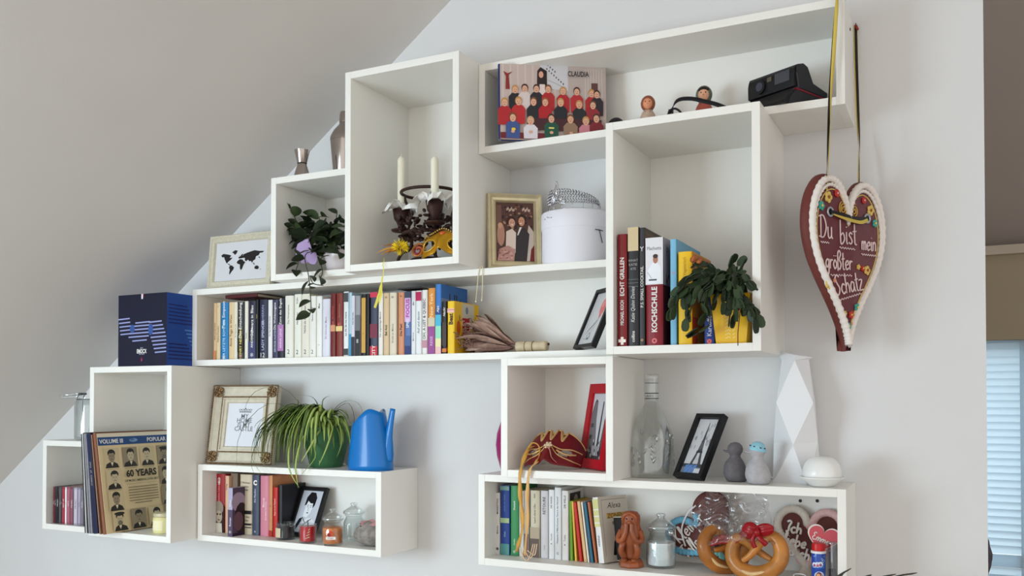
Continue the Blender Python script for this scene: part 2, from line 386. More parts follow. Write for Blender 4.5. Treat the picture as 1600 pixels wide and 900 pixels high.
# ================================================================== books
PAGES = mat((226,214,188), .8, noise=.06, nscale=300)
ORD = ['first','second','third','fourth','fifth','sixth','seventh','eighth','ninth','tenth','eleventh','twelfth','thirteenth','fourteenth','fifteenth','sixteenth','seventeenth','eighteenth','nineteenth','twentieth']
ORD += ['twenty-'+x for x in ORD[:9]]+['thirtieth']+['thirty-'+x for x in ORD[:9]]+['fortieth']
def book(label, group, loc, w, h, d, col, titles=(), bands=(), cover=None, rot=(0,0,0), name='paperback', round_=.15, cat='book', rough=.42, pages=PAGES):
    t = thing(name, label, cat, loc, rot, group); e = min(.0018, w*.18); r = w*round_
    out = [(-w/2, d)]+[(-w/2*math.cos(a), r*(1-math.sin(a))) for a in [math.pi*i/8 for i in range(9)]]+[(w/2, d)]
    inn = [(w/2-e, d), (w/2-e, r+e), (-w/2+e, r+e), (-w/2+e, d)]
    c = MB(); n = len(out); P = out; vs = []; fs = []
    ins = [(-w/2+e, d)]+[(-w/2+e, r+e)]*1+[((-w/2+e)*math.cos(math.pi*i/8), r+e) for i in range(1, 8)]+[(w/2-e, r+e), (w/2-e, d)]
    for z in (0, h):
        vs += [(x, y, z) for x, y in out]+[(x, y, z) for x, y in ins]
    m2 = 2*n
    for i in range(n-1):
        fs += [(i, i+1, m2+i+1, m2+i), (n+i+1, n+i, m2+n+i, m2+n+i+1), (i, n+i, n+i+1, i+1), (m2+i+1, m2+n+i+1, m2+n+i, m2+i)]
    fs += [(0, m2, m2+n, n), (n-1, 2*n-1, m2+2*n-1, m2+n-1)]
    c.add(vs, fs); cvo = c.build('cover', mat(col, rough), t)
    MB().box(-w/2+e, w/2-e, r+e, d-.002, .0015, h-.0015).build('page_block', pages, t)
    p = Pr(.0002+ (0 if round_ < .3 else 0))
    for (z0, z1, bc) in bands: p.rect(-w/2*.97, w/2*.97, z0*h, z1*h, bc)
    for (s, zc, k, tc, *o) in titles:
        opt = o[0] if o else {}
        if opt.get('flat'): p.text(s, 0, zc*h, k*w, tc, 0, .9*w, opt.get('bold', 0))
        else: p.text(s, opt.get('dx', 0)*w, zc*h, k*w, tc, opt.get('rot', math.pi/2), opt.get('max', .8)*h, opt.get('bold', .012), opt.get('shear', 0), opt.get('sx', 1))
    p.put(cvo, (0, 0, 0), name='spine_print')
    if cover: 
        q = Pr(.0003); cover(q, d, h); q.put(cvo, (w/2, 0, 0), (0, 0, math.pi/2), name='cover_print')
    return t
K_ = (35,33,34); W_ = (236,234,228)
def row(key, y, data, group, where, d=.125, total_from='left', dep=None):
    for i, (u0, u1, vt, col, bands, titles, desc) in enumerate(data):
        a = at(u0, 540, y); b = at(u1, 540, y); w = b.x-a.x-.0008; z = FLOOR[key]+.0004
        h = at((u0+u1)/2, vt, y).z-z
        book(f'{desc}, {ORD[i]} from left {where}', group, ((a.x+b.x)/2, y+rnd.uniform(0, .004), z), w, h, dep or d, col, titles, bands)
cr = (224,214,192); tan = (214,186,146); nav = (40,42,66); dk = (33,31,38)
D = lambda x: 290+x/4.848
rowD = [
(D(205), D(227), 473.5, (214,178,132), [(0,.16,(205,130,80))], [('Marie und der Wind',.5,.55,(90,60,40))], 'thin tan paperback with an orange foot'),
(D(228), D(257), 473, (219,196,156), [], [('Kleine Freuden',.45,.55,(120,80,50)),('7',.93,.5,K_,{'flat':1})], 'beige paperback with brown lettering'),
(D(258), D(316), 472.5, (18,118,180), [], [('Tess Simpson',.78,.5,W_),('DER LETZTE SOMMER',.34,.42,(190,225,240)),('*',.04,1,W_,{'flat':1})], 'bright blue paperback with white lettering'),
(D(317), D(361), 472, (222,196,152), [], [('Anna Tage in Wien',.5,.55,(120,70,40))], 'tan paperback with dark brown lettering'),
(D(362), D(386), 472, (226,220,204), [], [('Ein Haus am See',.5,.5,(120,118,110))], 'thin off-white paperback with grey lettering'),
(D(388), D(437), 471.5, (30,26,30), [(.12,.42,(46,40,36))], [('Die Entscheidung',.68,.62,W_),('HENRY NELSON',.27,.5,(232,214,110)),('*',.05,1.1,(200,120,150),{'flat':1})], 'black paperback with white and yellow lettering'),
(D(438), D(464), 470.5, (228,224,210), [], [('Schnee',.4,.5,(90,90,80))], 'slim cream paperback between two dark ones'),
(D(466), D(524), 470, (38,38,60), [(0,.3,(64,66,110))], [('Schwarz in Blau',.66,.5,W_),('ANDERSON',.36,.38,W_),('*',.07,1,W_,{'flat':1})], 'navy paperback with a violet foot'),
(D(525), D(547), 468.5, (22,20,24), [], [('Nacht',.72,.5,(200,170,90))], 'narrow black paperback with gold lettering'),
(D(548), D(615), 468, (38,40,62), [], [('DIE HERRIN',.72,.38,(150,155,190)),('LADY SPENCER',.4,.4,(190,195,220)),('12',.06,.6,W_,{'flat':1})], 'thick dark navy paperback with pale lettering'),
(D(617), D(650), 468.5, (228,226,226), [], [('Ein Tag und eine Nacht',.55,.4,(90,90,96))], 'white paperback leaning on a navy one'),
(D(651), D(694), 468, (58,56,84), [], [('Die Wohlerzogene',.72,.5,W_),('GEORGE AUSTEN',.3,.42,(196,196,220))], 'slate violet paperback with white lettering'),
(D(695), D(743), 466.5, (34,28,46), [(.12,.56,(172,120,176))], [('Zorn des Engels',.78,.52,W_),('ANNA LENZ',.33,.45,(232,214,236))], 'black paperback with a lilac lower half'),
(D(745), D(810), 462, (228,226,216), [], [('Das Versprechen',.7,.26,(120,118,110)),('2',.1,.6,K_,{'flat':1})], 'thick white paperback'),
(D(812), D(867), 459.5, (230,228,216), [], [('Heimkehr',.62,.34,(80,78,74)),('Die Jahre',.9,.3,(80,78,74),{'max':.1}),('2',.09,.7,K_,{'flat':1})], 'ivory paperback with grey lettering'),
(D(868), D(932), 459, (226,220,206), [], [('Nichts als Gespenster',.6,.3,(70,68,66)),('2',.09,.6,K_,{'flat':1})], 'thick ivory paperback behind the hanging vine'),
(D(934), D(984), 462.5, (232,230,222), [], [('Homo Mobil',.7,.34,(80,80,80)),('2',.09,.7,K_,{'flat':1})], 'white paperback just right of the hanging vine'),
(D(985), D(1028), 462.5, (236,235,230), [], [('Max',.84,.45,(90,90,92)),('.',.2,1,K_,{'flat':1})], 'blank white paperback in the white set'),
(D(1030), D(1090), 467, (222,220,232), [], [('Ein liebender Mann',.5,.3,(150,145,170))], 'pale lavender paperback beside the red brown ones'),
(D(1096), D(1134), 458.5, (112,28,26), [(.4,.5,(214,150,110))], [('MOMENTS',.7,.45,(220,90,80)),('5',.53,.8,(236,120,100),{'flat':1})], 'dark red paperback with a pale square'),
(D(1135), D(1187), 458, (128,52,44), [(.4,.48,(232,206,140))], [('Geschichten',.72,.34,(190,120,100)),('41',.51,.6,(240,120,100),{'flat':1})], 'red brown paperback with a yellow square'),
(D(1190), D(1228), 455.5, (228,232,236), [(.02,.12,(60,60,64)),(.84,.98,(70,72,78))], [('La vie de ma mere',.5,.55,K_)], 'white paperback with black end bands'),
(D(1229), D(1251), 457, (176,206,220), [(.0,.35,(70,150,190))], [], 'thin pale blue paperback'),
(D(1252), D(1279), 462, (214,212,222), [(0,.32,(44,42,54))], [('Atlas der Liebe',.62,.5,K_)], 'lilac white paperback with a black foot'),
(D(1280), D(1321), 462, (150,150,154), [(0,.42,(36,34,38)),(.42,.68,(110,110,116))], [('EIS',.25,.5,W_)], 'grey paperback with a black lower half'),
(D(1328), D(1361), 459.5, (26,22,24), [(.05,.94,(204,158,74))], [('.',.36,1.4,K_,{'flat':1})], 'black paperback with a long gold stripe'),
(D(1362), D(1388), 459, (20,17,20), [], [], 'plain black paperback'),
(D(1390), D(1450), 456.5, (62,66,88), [(.0,.15,(196,40,60)),(.28,.5,(120,40,64)),(.92,1,(206,50,80))], [('CITY',.07,.6,W_)], 'slate paperback with red ends beside the yellow ribbon'),
(D(1455), D(1489), 458, (232,228,220), [], [('Der ungeduldige Mensch',.5,.5,(80,76,72))], 'white paperback with small lettering under the yellow ribbon'),
(D(1490), D(1534), 457.5, (214,186,150), [], [('Bel Ami',.4,.5,(40,30,26),{'bold':.03}),('bb',.93,.4,K_,{'flat':1})], 'sand coloured paperback with a short black title'),
(D(1537), 618.2, 457, (222,212,190), [], [('Briefe an Milena',.35,.36,(130,124,112)),('bb',.93,.35,K_,{'flat':1})], 'cream paperback with a pale grey title'),
(620.4, 630.3, 456.5, (212,142,106), [], [('Die Pest',.4,.5,(60,30,24),{'bold':.03}),('bb',.94,.35,K_,{'flat':1})], 'terracotta paperback with a short black title'),
(631.3, 641.3, 455.5, (96,120,176), [(0,.14,(34,50,110)),(.14,.3,(70,96,150)),(.52,.9,(216,176,226)),(.9,1,(60,66,90))], [('FOCUS',.74,.8,(176,60,150),{'bold':.03}),('SPIEL',.5,.6,(230,236,246))], 'blue paperback with a pink title panel'),
(641.7, 648.6, 454.5, (226,228,230), [], [('dtv',.8,.6,K_),('Max Frisch',.28,.4,(90,90,94)),('.',.22,1.4,K_,{'flat':1})], 'white paperback with a small black dot'),
(648.7, 658, 454, (230,232,234), [(.84,.98,(186,24,84))], [('Auf und davon',.5,.55,(90,104,120))], 'white paperback with a magenta square'),
(658.9, 667.2, 453, (232,228,224), [(.1,.22,(196,140,160))], [('OH, A LIST & QUEBEC',.55,.7,K_)], 'white paperback with large black capitals'),
(667.6, 679, 450, (222,146,58), [(0,.42,(156,72,146)),(.42,.55,(214,200,170))], [('New York',.74,.7,(250,214,160)),('REISE',.2,.5,(220,180,220))], 'orange and purple city guide'),
]
row('D', -.176, rowD, 'paperbacks in the long row', 'in long book row', dep=.13)
# two slim books lying flat on top of the row
def flat_book(label, u0, u1, v, y0, h, col):
    a = at(u0, v, y0); b = at(u1, v, y0); t = thing('paperback', label, 'book', (a.x, y0, a.z), group='paperbacks in the long row')
    MB().box(0, b.x-a.x, 0, .115, 0, .0012).build('cover', mat(col, .5), t); MB().box(0, b.x-a.x, 0, .115, h-.0012, h).build('cover', mat(col, .5), t)
    MB().box(0, b.x-a.x, 0, .002, .0012, h-.0012).build('spine', mat(col, .5), t); MB().box(.002, b.x-a.x-.002, 0.002, .113, .0012, h-.0012).build('page_block', PAGES, t)
flat_book('slim dark red book lying flat on the left of the paperback row', 352, 402, 466.6, -.158, .010, (84,26,30))
flat_book('slim black book lying flat on the right of the paperback row', 621, 656, 452.5, -.163, .0042, (40,30,34))
# three picture books at the end of the row
g = 'picture books at the end of the long row'; zD = FLOOR['D']+.0004
def cov_blue(q, d, h):
    q.rect(0, d, h*.45, h, (44,104,176)); q.rect(0, d, h*.45, h*.8, (120,140,170)); q.rect(0, d, h*.45, h*.62, (150,140,134))
    for x in (.3, .48, .56, .7): q.rect(d*x, d*x+.005, h*.6, h*(.84 if x < .6 else .78), (20,22,34)); q.oval(d*x+.002, h*.86 if x < .6 else h*.79, .003, .004, (20,22,34))
    q.rect(0, d, 0, h*.45, (46,40,40))
a = at(680, 520, -.18); b = at(689.3, 520, -.18); hh = at(684, 444, -.18).z-zD
book('tall blue picture book with a rainbow spine in the long shelf', g, ((a.x+b.x)/2, -.18, zD), b.x-a.x-.0006, hh, .145, (56,120,196), [('Alps',.64,.55,W_,{'shear':.3})],
     [(0,.1,(238,190,190)),(.1,.22,(236,226,170)),(.22,.4,(150,220,190)),(.4,.56,(70,180,216)),(.56,.66,(30,70,140))], cov_blue, name='picture_book')
def cov_blk(q, d, h): q.rect(0, d, 0, h, (44,34,30)); q.rect(0, d, h*.04, h*.12, (200,110,40)); q.line([(d*.1,h*.5),(d*.3,h*.8),(d*.5,h*.4)], .003, (160,120,90))
a = at(690.6, 520, -.178); b = at(697.6, 520, -.178); hh = at(694, 471, -.178).z-zD
book('black picture book with an orange foot between blue and yellow books', g, ((a.x+b.x)/2, -.178, zD), b.x-a.x-.0006, hh, .13, (38,30,28), [('Nacht',.8,.7,W_,{'shear':.4,'max':.3})], [(.03,.1,(214,120,40)),(.15,.6,(64,44,36))], cov_blk, name='picture_book')
def cov_yel(q, d, h):
    q.rect(0, d, 0, h, (236,186,24)); q.rect(d*.3, d*.8, h*.55, h*.98, (206,198,178)); q.rect(d*.32, d*.62, h*.3, h*.7, (186,34,40)); q.text('Gute', d*.47, h*.6, .022, W_); q.text('Reise', d*.47, h*.45, .018, W_)
    q.oval(d*.16, h*.5, .011, .02, (200,90,30)); q.rect(d*.14, d*.18, h*.18, h*.45, (200,90,30)); q.oval(d*.5, h*.85, .008, .01, (120,130,150))
a = at(698.6, 520, -.183); b = at(710.2, 520, -.183); hh = at(704, 470.5, -.183).z-zD
book('yellow picture book behind the dried bouquet', g, ((a.x+b.x)/2, -.183, zD), b.x-a.x-.0006, hh, .135, (238,196,30), [('Beat',.66,.75,(60,30,20),{'bold':.04,'max':.25})], [(.78,.86,(236,190,180)),(.83,.84,(200,60,60))], cov_yel, name='picture_book')

# cookbooks
def xb(key, u0, u1, y, v=480): return at(u0, v, y).x, at(u1, v, y).x
def cook(label, u0, u1, vt, y, d, col, titles, bands=(), cover=None):
    a, b = xb('H', u0, u1, y); z = FLOOR['H']+.0004; h = at((u0+u1)/2, vt, y).z-z
    return book(label, 'cookbooks in the tall box shelf', ((a+b)/2, y, z), b-a-.0008, h, d, col, titles, bands, cover, name='cookbook')
cook('dark red cookbook with white vertical title, leftmost of the cookbooks', 964.2, 979.8, 365.8, -.275, .19, (126,26,30), [('ECHT GRILLEN',.62,.62,W_,{'max':.34,'bold':.02}),('MICHAEL KOCH',.3,.5,W_,{'max':.22}),('+',.05,1.2,(250,240,230),{'flat':1,'bold':.08})])
cook('black cookbook with a pale ribbon motif, second of the cookbooks', 980.8, 998, 355, -.277, .20, (44,42,44), [('WHAT',.72,.3,(170,168,164),{'flat':1}),('KATIE',.685,.3,(170,168,164),{'flat':1}),('ATE',.65,.3,(170,168,164),{'flat':1}),('Katie Quinn Davies',.35,.5,(190,188,184),{'max':.3,'shear':.3}),('collins',.08,.4,W_)],
     [(.8,1.0,(212,190,150)),(.5,.502,(150,150,150)),(.53,.532,(150,150,150)),(.56,.562,(150,150,150))])
def cov_dark(q, d, h): q.rect(0, d, 0, h, (62,48,40)); q.rect(d*.05, d*.95, h*.7, h*.97, (92,68,50)); q.oval(d*.3, h*.82, .02, .03, (150,110,70))
cook('slim dark grey cocktail book beside the white and red cookbook', 998.6, 1007.6, 355.6, -.273, .20, (56,54,58), [('P.S. SMALL COCKTAIL',.5,.75,(222,220,214),{'max':.45}),('Y',.82,1.2,W_,{'flat':1}),('o',.05,.9,(236,190,120),{'flat':1})], (), cov_dark)
def cov_koch(q, d, h): q.rect(0, d, 0, h, (70,18,24)); q.rect(0, d, h*.56, h, (150,140,150)); q.text('Pl', d*.2, h*.88, .03, (60,60,70)); q.text('K', d*.2, h*.6, .05, (70,20,28))
cb = cook('thick white and dark red cooking school book with a chef on its spine', 1008.2, 1036.8, 371.2, -.276, .17, (132,22,36), [('KOCHSCHULE',.335,.42,W_,{'max':.42,'bold':.03}),('o',.045,.55,(226,120,120),{'flat':1,'bold':.03})], [(.565,1,(228,226,230))], cov_koch)
w_ = .04; q = Pr(.0006); h_ = (at(1022, 371.2, -.276).z-FLOOR['H'])
q.text('Plachutta', 0, h_*.9, .0115, (110,110,120), 0, .034, .0)
q.poly([(-.017,h_*.575),(.017,h_*.575),(.016,h_*.72),(.007,h_*.765),(-.004,h_*.765),(-.015,h_*.70)], (238,240,246)); q.oval(.003, h_*.795, .006, .0095, (176,120,96)); q.oval(.003, h_*.825, .0062, .005, (66,50,46))
q.rect(-.013, .006, h_*.6, h_*.614, (70,72,84)); q.line([(-.016,h_*.68),(-.006,h_*.62)], .002, (190,194,204)); q.put(cb, name='spine_print')
def cov_lb(q, d, h): q.rect(0, d, 0, h, (112,170,204)); q.rect(d*.05, d*.2, h*.1, h*.9, (130,186,216)); q.oval(d*.7, h*.8, .02, .02, (90,120,150))
cook('tall light blue cookbook in the middle of the cookbooks', 1047, 1057.2, 373.6, -.27, .21, (126,186,216), [('Suppen',.45,.6,(200,226,238)),('o',.68,.9,(220,110,140),{'flat':1})], (), cov_lb)
def cov_y2(q, d, h): q.rect(0, d, 0, h, (214,140,34)); q.rect(d*.1, d, h*.55, h*.98, (196,110,44)); q.oval(d*.5, h*.8, .03, .03, (226,170,60)); q.rect(0, d*.25, 0, h*.3, (186,64,36)); q.text('Gu', d*.3, h*.88, .03, (120,30,30))
cook('yellow cookbook half hidden under the trailing cactus', 1059, 1081.8, 393, -.272, .17, (240,192,28), [('Vegetarisch',.84,.3,(180,130,20),{'max':.2}),('E',.5,.5,(150,70,30),{'flat':1})], (), cov_y2)
cook('blue cookbook about potatoes with pale lettering behind the cactus', 1099.8, 1116.5, 440, -.262, .15, (38,62,142), [('Kartoffeln',.33,.6,(220,228,246),{'max':.42,'bold':.01}),('o',.05,.8,(236,110,100),{'flat':1,'bold':.06})])

# books in the bottom shelf
Jx = lambda x: 730+x/4.5
def jbook(label, zx0, zx1, vt, y, d, col, titles=(), bands=(), cover=None, vb=865, name='paperback'):
    a = at(Jx(zx0), 815, y).x; b = at(Jx(zx1), 815, y).x; z = FLOOR['J']+.0004; h = at((Jx(zx0)+Jx(zx1))/2, vt, y).z-z
    return book(label, 'upright books in the bottom shelf', ((a+b)/2, y, z), b-a-.0008, h, d, col, titles, bands, cover, name=name)
jbook('thin white booklet with black spine lettering, first in the bottom shelf', 197, 228, 770, -.125, .11, (220,216,214), [('MARKETING',.78,.6,K_,{'max':.34}),('Malinche',.4,.5,K_,{'max':.3}),('o',.09,1,K_,{'flat':1,'bold':.06})])
jbook('blue book with a pale green band, second in the bottom shelf', 230, 297, 758.5, -.125, .12, (44,72,152), [('Lernen mit System',.75,.22,(120,150,210),{'max':.36}),('Klett',.3,.26,(150,190,220))], [(.46,.53,(170,200,150)),(.0,.16,(86,150,150)),(.93,.99,(120,160,160))])
jbook('green book with white spine lettering, third in the bottom shelf', 302, 360, 759, -.128, .12, (58,138,84), [('Deutsch',.72,.3,W_,{'max':.3}),('Duden',.2,.26,(200,230,200),{'max':.2}),('o',.06,.5,W_,{'flat':1})], [(.0,.03,(44,110,66))])
jbook('pale grey paperback half hidden by the hanging gold ribbons', 363, 397, 767, -.126, .11, (206,204,198), [('Am Ende',.5,.4,(120,116,110))])
jbook('brownish white paperback behind the right gold ribbon', 399, 433, 766.8, -.126, .11, (190,176,166), [('Die Reise',.65,.45,(90,70,60))], [(0,.35,(120,90,84))])
jbook('beige paperback with a faded picture foot in the bottom shelf', 440, 508, 766.5, -.124, .11, (204,196,172), [('Land ohne Ufer',.66,.3,(96,88,70)),('xxx',.92,.3,(100,96,84),{'max':.1})], [(0,.28,(96,78,70)),(.28,.45,(176,160,136))])
jbook('light grey paperback with sketchy black capitals in the bottom shelf', 514, 568, 766.8, -.124, .11, (206,202,204), [('RETOURE',.78,.5,(40,40,44),{'max':.32}),('Lenz',.16,.3,(150,146,150))])
jbook('white paperback with a black dot left of the tallest white one', 571, 612, 765.5, -.127, .11, (230,230,232), [('DIE WAND',.82,.4,K_,{'max':.18}),('Novelle',.32,.36,(120,124,130)),('.',.22,1.6,K_,{'flat':1})])
jbook('tallest white paperback in the bottom shelf with a long title', 612.5, 659, 761.8, -.13, .12, (228,232,236), [('Nietzsche (1986) Kommen Tiere in den Himmel?',.55,.34,(70,74,84),{'max':.72}),('G',.09,.5,K_,{'flat':1})])
def cov_w(q, d, h): q.rect(0, d, 0, h, (226,224,222)); q.rect(d*.1, d*.8, h*.76, h*.96, (36,32,34)); q.oval(d*.5, h*.85, .014, .014, (170,150,140))
jbook('white paperback with a dark cover photograph beside the green book', 663, 710, 766.8, -.128, .105, (232,230,228), [('DIE WELLE',.84,.42,K_,{'max':.18}),('Tobler',.32,.36,(120,124,130)),('.',.22,1.5,K_,{'flat':1})], (), cov_w)
def lean_book(label, ub, vb, ut, vt, w, d, y, col, titles=(), bands=(), cover=None, name='booklet'):
    z = FLOOR['J']+.0004; b = at(ub, vb, y); t = at(ut, vt, y); le = math.atan2(t.x-b.x, t.z-z); L = math.hypot(t.x-b.x, t.z-z)
    return book(label, 'leaning books in the bottom shelf', (b.x, y, z+abs(math.sin(le))*w/2), w, L, d, col, titles, bands, cover, (0, le, R_(-24) if name == 'novel' else 0), name, .1)
lean_book('green booklet standing upright beside the white paperbacks', 893, 875, 890.8, 783, .0072, .11, -.125, (112,160,40))
lean_book('slim yellow booklet leaning left of the red one', 899.8, 876, 894.2, 783.5, .0052, .11, -.127, (232,186,78))
lean_book('red booklet leaning in the bottom shelf', 907.6, 878, 897.8, 785.5, .0075, .11, -.13, (196,42,32))
lean_book('tan booklet leaning right of the red one', 914.8, 878.5, 903.6, 783.8, .0075, .11, -.13, (218,180,132), [('+',.03,.7,K_,{'flat':1})])
lean_book('thin white booklet leaning left of the teal one', 919.6, 878.5, 908.8, 784.5, .0036, .11, -.13, (236,232,222))
lean_book('teal booklet leaning in the bottom shelf', 925.2, 879, 913.6, 785.5, .0068, .11, -.13, (44,100,126))
lean_book('rust brown booklet leaning beside the thick white novel', 931.6, 879, 919.2, 785, .0056, .11, -.13, (176,98,62))
def cov_novel(q, d, h):
    q.rect(0, d, 0, h, (214,206,194)); q.line([(d*.1,h*.1),(d*.1,h*.95),(d*.95,h*.95)], .001, (120,112,104)); q.text('Alexa', d*.52, h*.86, .021, K_, 0, d*.6, .0, .3); q.rect(d*.25, d*.85, h*.66, h*.74, (206,170,80)); q.text('ZONEN', d*.55, h*.7, .017, (120,84,40), 0, d*.6, .02)
    q.text('Roman', d*.6, h*.58, .014, K_, 0, d*.5); q.poly([(d*.35,h*.1),(d*.62,h*.08),(d*.66,h*.3),(d*.75,h*.42),(d*.6,h*.52),(d*.48,h*.5),(d*.52,h*.36),(d*.42,h*.3)], (30,28,30))
lean_book('thick white novel with a drawn cover leaning left', 939.5, 881, 925.8, 778.5, .0205, .105, -.135, (234,232,230), [('Wildnis',.34,.45,(60,64,76),{'shear':.4,'max':.35})], [(.55,.97,(216,214,150)),(.6,.62,(236,234,230)),(.7,.72,(236,234,230)),(.8,.82,(236,234,230))], cov_novel, 'novel')
# slate leaning on the novel
zb = FLOOR['J']+.0004; b = at(955.5, 876, -.115); b = at(950.5, 860, -.099); sl = thing('small_slate', 'small black slate with a pale wooden rim behind the carved figure', 'slate', (b.x, -.099, zb+.0016), (R_(-5), R_(-4), R_(8)))
MB().box(0, .066, 0, .006, .0025, .110).build('slate_board', mat((34,32,30), .6, noise=.2), sl)
for q in ((-.0025,.0685,0,.0025),(-.0025,.0685,.110,.1125)): MB().box(q[0], q[1], -.001, .007, q[2], q[3]).build('rim', mat((206,196,178), .6), sl)
for q in ((-.0025,0),(.066,.0685)): MB().box(q[0], q[1], -.001, .007, .0025, .110).build('rim', mat((206,196,178), .6), sl)

# books in the low left shelf
Cx = lambda x: 320+x/7.5
def cbook(label, z0, z1, vt, y, d, col, titles=(), bands=(), cover=None, name='hardcover_book', rot=(0,0,0)):
    a = at(Cx(z0), 790, y).x; b = at(Cx(z1), 790, y).x; z = FLOOR['C']+.0004; h = min(at(Cx((z0+z1)/2), vt, y).z-z, .197)
    return book(label, 'books in the low left shelf', ((a+b)/2, y, z), b-a-.0008, h, d, col, titles, bands, cover, rot, name)
bk = cbook('red book with a bald portrait at its foot, leftmost in the low shelf', 105, 229, 740.5, -.13, .12, (158,28,34), [('HELD',.88,.28,W_,{'max':.12,'bold':.03}),('Das geheime Leben',.62,.24,(230,150,150),{'max':.38})], [(0,.45,(36,26,26))])
q = Pr(.0006); q.oval(0, .078, .019, .022, (150,136,122)); q.oval(0, .05, .014, .02, (178,160,140)); q.poly([(-.014,.0),(.014,.0),(.012,.03),(-.012,.03)], (206,196,180)); q.oval(-.006,.058,.004,.003,(60,50,46)); q.oval(.006,.058,.004,.003,(60,50,46)); q.oval(0,.04,.005,.002,(110,70,64)); q.put(bk, name='spine_print')
cbook('thin tan paperback behind the purple pocket book', 232, 278, 743.5, -.125, .115, (222,182,150), [('Verlag',.8,.5,(90,50,40),{'max':.2})], name='paperback')
cbook('cream and brown book behind the purple pocket book', 303, 386, 739.5, -.11, .10, (120,100,84), [('Historie',.8,.22,(80,60,50),{'dx':-.36})], [(0,1,(128,108,92))])
def cov_pur(q, d, h): q.rect(0, d, 0, h, (84,70,92)); q.oval(d*.4, h*.7, .03, .03, (170,150,170)); q.oval(d*.6, h*.35, .03, .05, (46,30,36)); q.oval(d*.4, h*.3, .02, .03, (110,80,90)); q.rect(0, d, 0, h*.06, (44,30,50))
cbook('small purple pocket book standing in front of the others', 268, 326, 762.5, -.178, .064, (176,168,196), [('Wien',.68,.5,W_,{'max':.3}),('Roman',.3,.5,(226,214,236),{'max':.3}),('o',.09,.8,W_,{'flat':1})], [(.0,.55,(84,70,96))], cov_pur, 'pocket_book')
bk = cbook('thick beige book with black bands on its spine', 397, 545, 741.5, -.125, .12, (206,190,164), [('12 Monkeys',.86,.16,K_,{'flat':1}),('& andere',.8,.15,K_,{'flat':1}),('& Texte',.745,.15,K_,{'flat':1}),('Oscar Wild',.29,.15,(70,50,44),{'flat':1}),('Der Ritter',.235,.14,(70,50,44),{'flat':1})], [(.34,.4,(34,28,30)),(.155,.185,(34,28,30)),(.11,.125,(34,28,30))])
cbook('slate blue book with a white emblem at its top', 547, 632, 742, -.127, .12, (66,72,92), [('Die Physiker',.66,.3,(206,212,226),{'max':.36}),('C',.87,.7,W_,{'flat':1,'bold':.06}),('o',.06,.4,W_,{'flat':1})])
cbook('pink paperback with pale spine lettering', 640, 744, 743.5, -.128, .12, (206,128,146), [('Bloody',.56,.3,(244,214,220),{'max':.5}),('Das kleine Schwarze',.42,.2,(244,220,226),{'dx':.22,'max':.55})], name='paperback')
def cov_or(q, d, h): q.rect(0, d, 0, h, (196,126,82)); q.rect(d*.05, d*.9, h*.8, h*.97, (206,140,94))
cbook('tall orange brown book beside the red paperback', 747, 792, 743, -.126, .125, (200,136,92), [('X',.5,.6,(60,36,26),{'flat':1}),('I',.26,.5,(60,36,26),{'flat':1})], [(0,.1,(170,44,30))], cov_or)
cbook('narrow red paperback beside the black book', 794, 849, 761.5, -.128, .12, (186,30,26), [('Angst ist ein Gefuehl',.6,.35,(246,206,196),{'max':.62})], name='paperback')
def cov_bk(q, d, h): q.rect(0, d, 0, h, (26,24,30))
cbook('black book behind the black candle glass', 853, 905, 758, -.122, .11, (28,26,30), (), (), cov_bk)

# music discs in the cube at far left
cds = [((96,30,36),148,156),((52,24,30),156,165),((26,24,28),165,181),((90,86,88),182,189),((48,44,48),189,196),((150,44,58),197,212),((226,222,222),213,221),((150,84,100),222,239),((120,70,84),240,258),((170,164,176),260,280),((150,140,160),282,297),((110,104,116),298,313),((70,64,72),314,332)]
cn = ['dark red','maroon','black','grey','charcoal','crimson','white','dusty pink','plum','silver grey','lilac grey','mid grey','dark grey']
for (c, a, b), nm in zip(cds, cn):
    y = -.222; x0 = at(40+a/3.46, 790, y).x; x1 = at(40+b/3.46, 790, y).x; z = FLOOR['A']+.0004; w = x1-x0-.0006
    t = thing('disc_case', f'{nm} music disc case in the row inside the far left cube', 'disc case', ((x0+x1)/2, y, z), group='music discs in the far left cube')
    hh = .1245+rnd.uniform(-.001, .001)
    MB().box(-w/2, w/2, 0, .14, 0, hh).build('case', mat(c, .25, coat=.4), t, bevel=.0006)
    q = Pr(); q.rect(-w*.38, w*.38, .006, hh-.006, tuple(min(255, int(x*1.12+8)) for x in c)); q.text(rnd.choice(['MUSIC','LIVE','BEST OF','HITS']), 0, .07, w*.6, (225,222,220) if sum(c) < 450 else (60,50,55), math.pi/2, .09); q.put(t, name='spine_print')

# long playing records
zB = FLOOR['B']+.0004; SZ = .312
lp = [(-2.4585,-2.480,.0035,(30,28,30),'black'),(-2.4515,-2.4735,.0045,(206,204,206),'pale grey'),(-2.444,-2.4685,.0055,(34,30,32),'charcoal'),(-2.4345,-2.462,.005,(150,148,152),'grey'),(-2.426,-2.4555,.0075,(140,138,148),'silver'),(-2.4065,-2.445,.019,(30,34,66),'thick navy boxed'),(-2.3895,-2.4325,.005,(150,112,88),'brown')]
for xb_, xt_, th, c, nm in lp:
    le = math.atan2(xt_-xb_, SZ)
    t = thing('record_sleeve', f'{nm} record sleeve leaning in the tall box at left', 'record', (xb_, -.352-rnd.uniform(0, .006), zB+th*.5*abs(math.sin(le))+.0002), (0, le, 0), 'long playing records')
    MB().box(-th/2, th/2, 0, .313, 0, SZ+rnd.uniform(-.003, .002)).build('sleeve', mat(c, .5, noise=.1, nscale=60), t, bevel=.0006)
    q = Pr(); q.text('STEREO  LP  '+nm[:4].upper(), 0, SZ*.6, th*.5, (180,170,150) if sum(c) < 400 else (70,70,80), math.pi/2, .2); q.put(t, name='spine_print')
th = .012; le = math.atan2(-2.4185+2.3705, SZ)
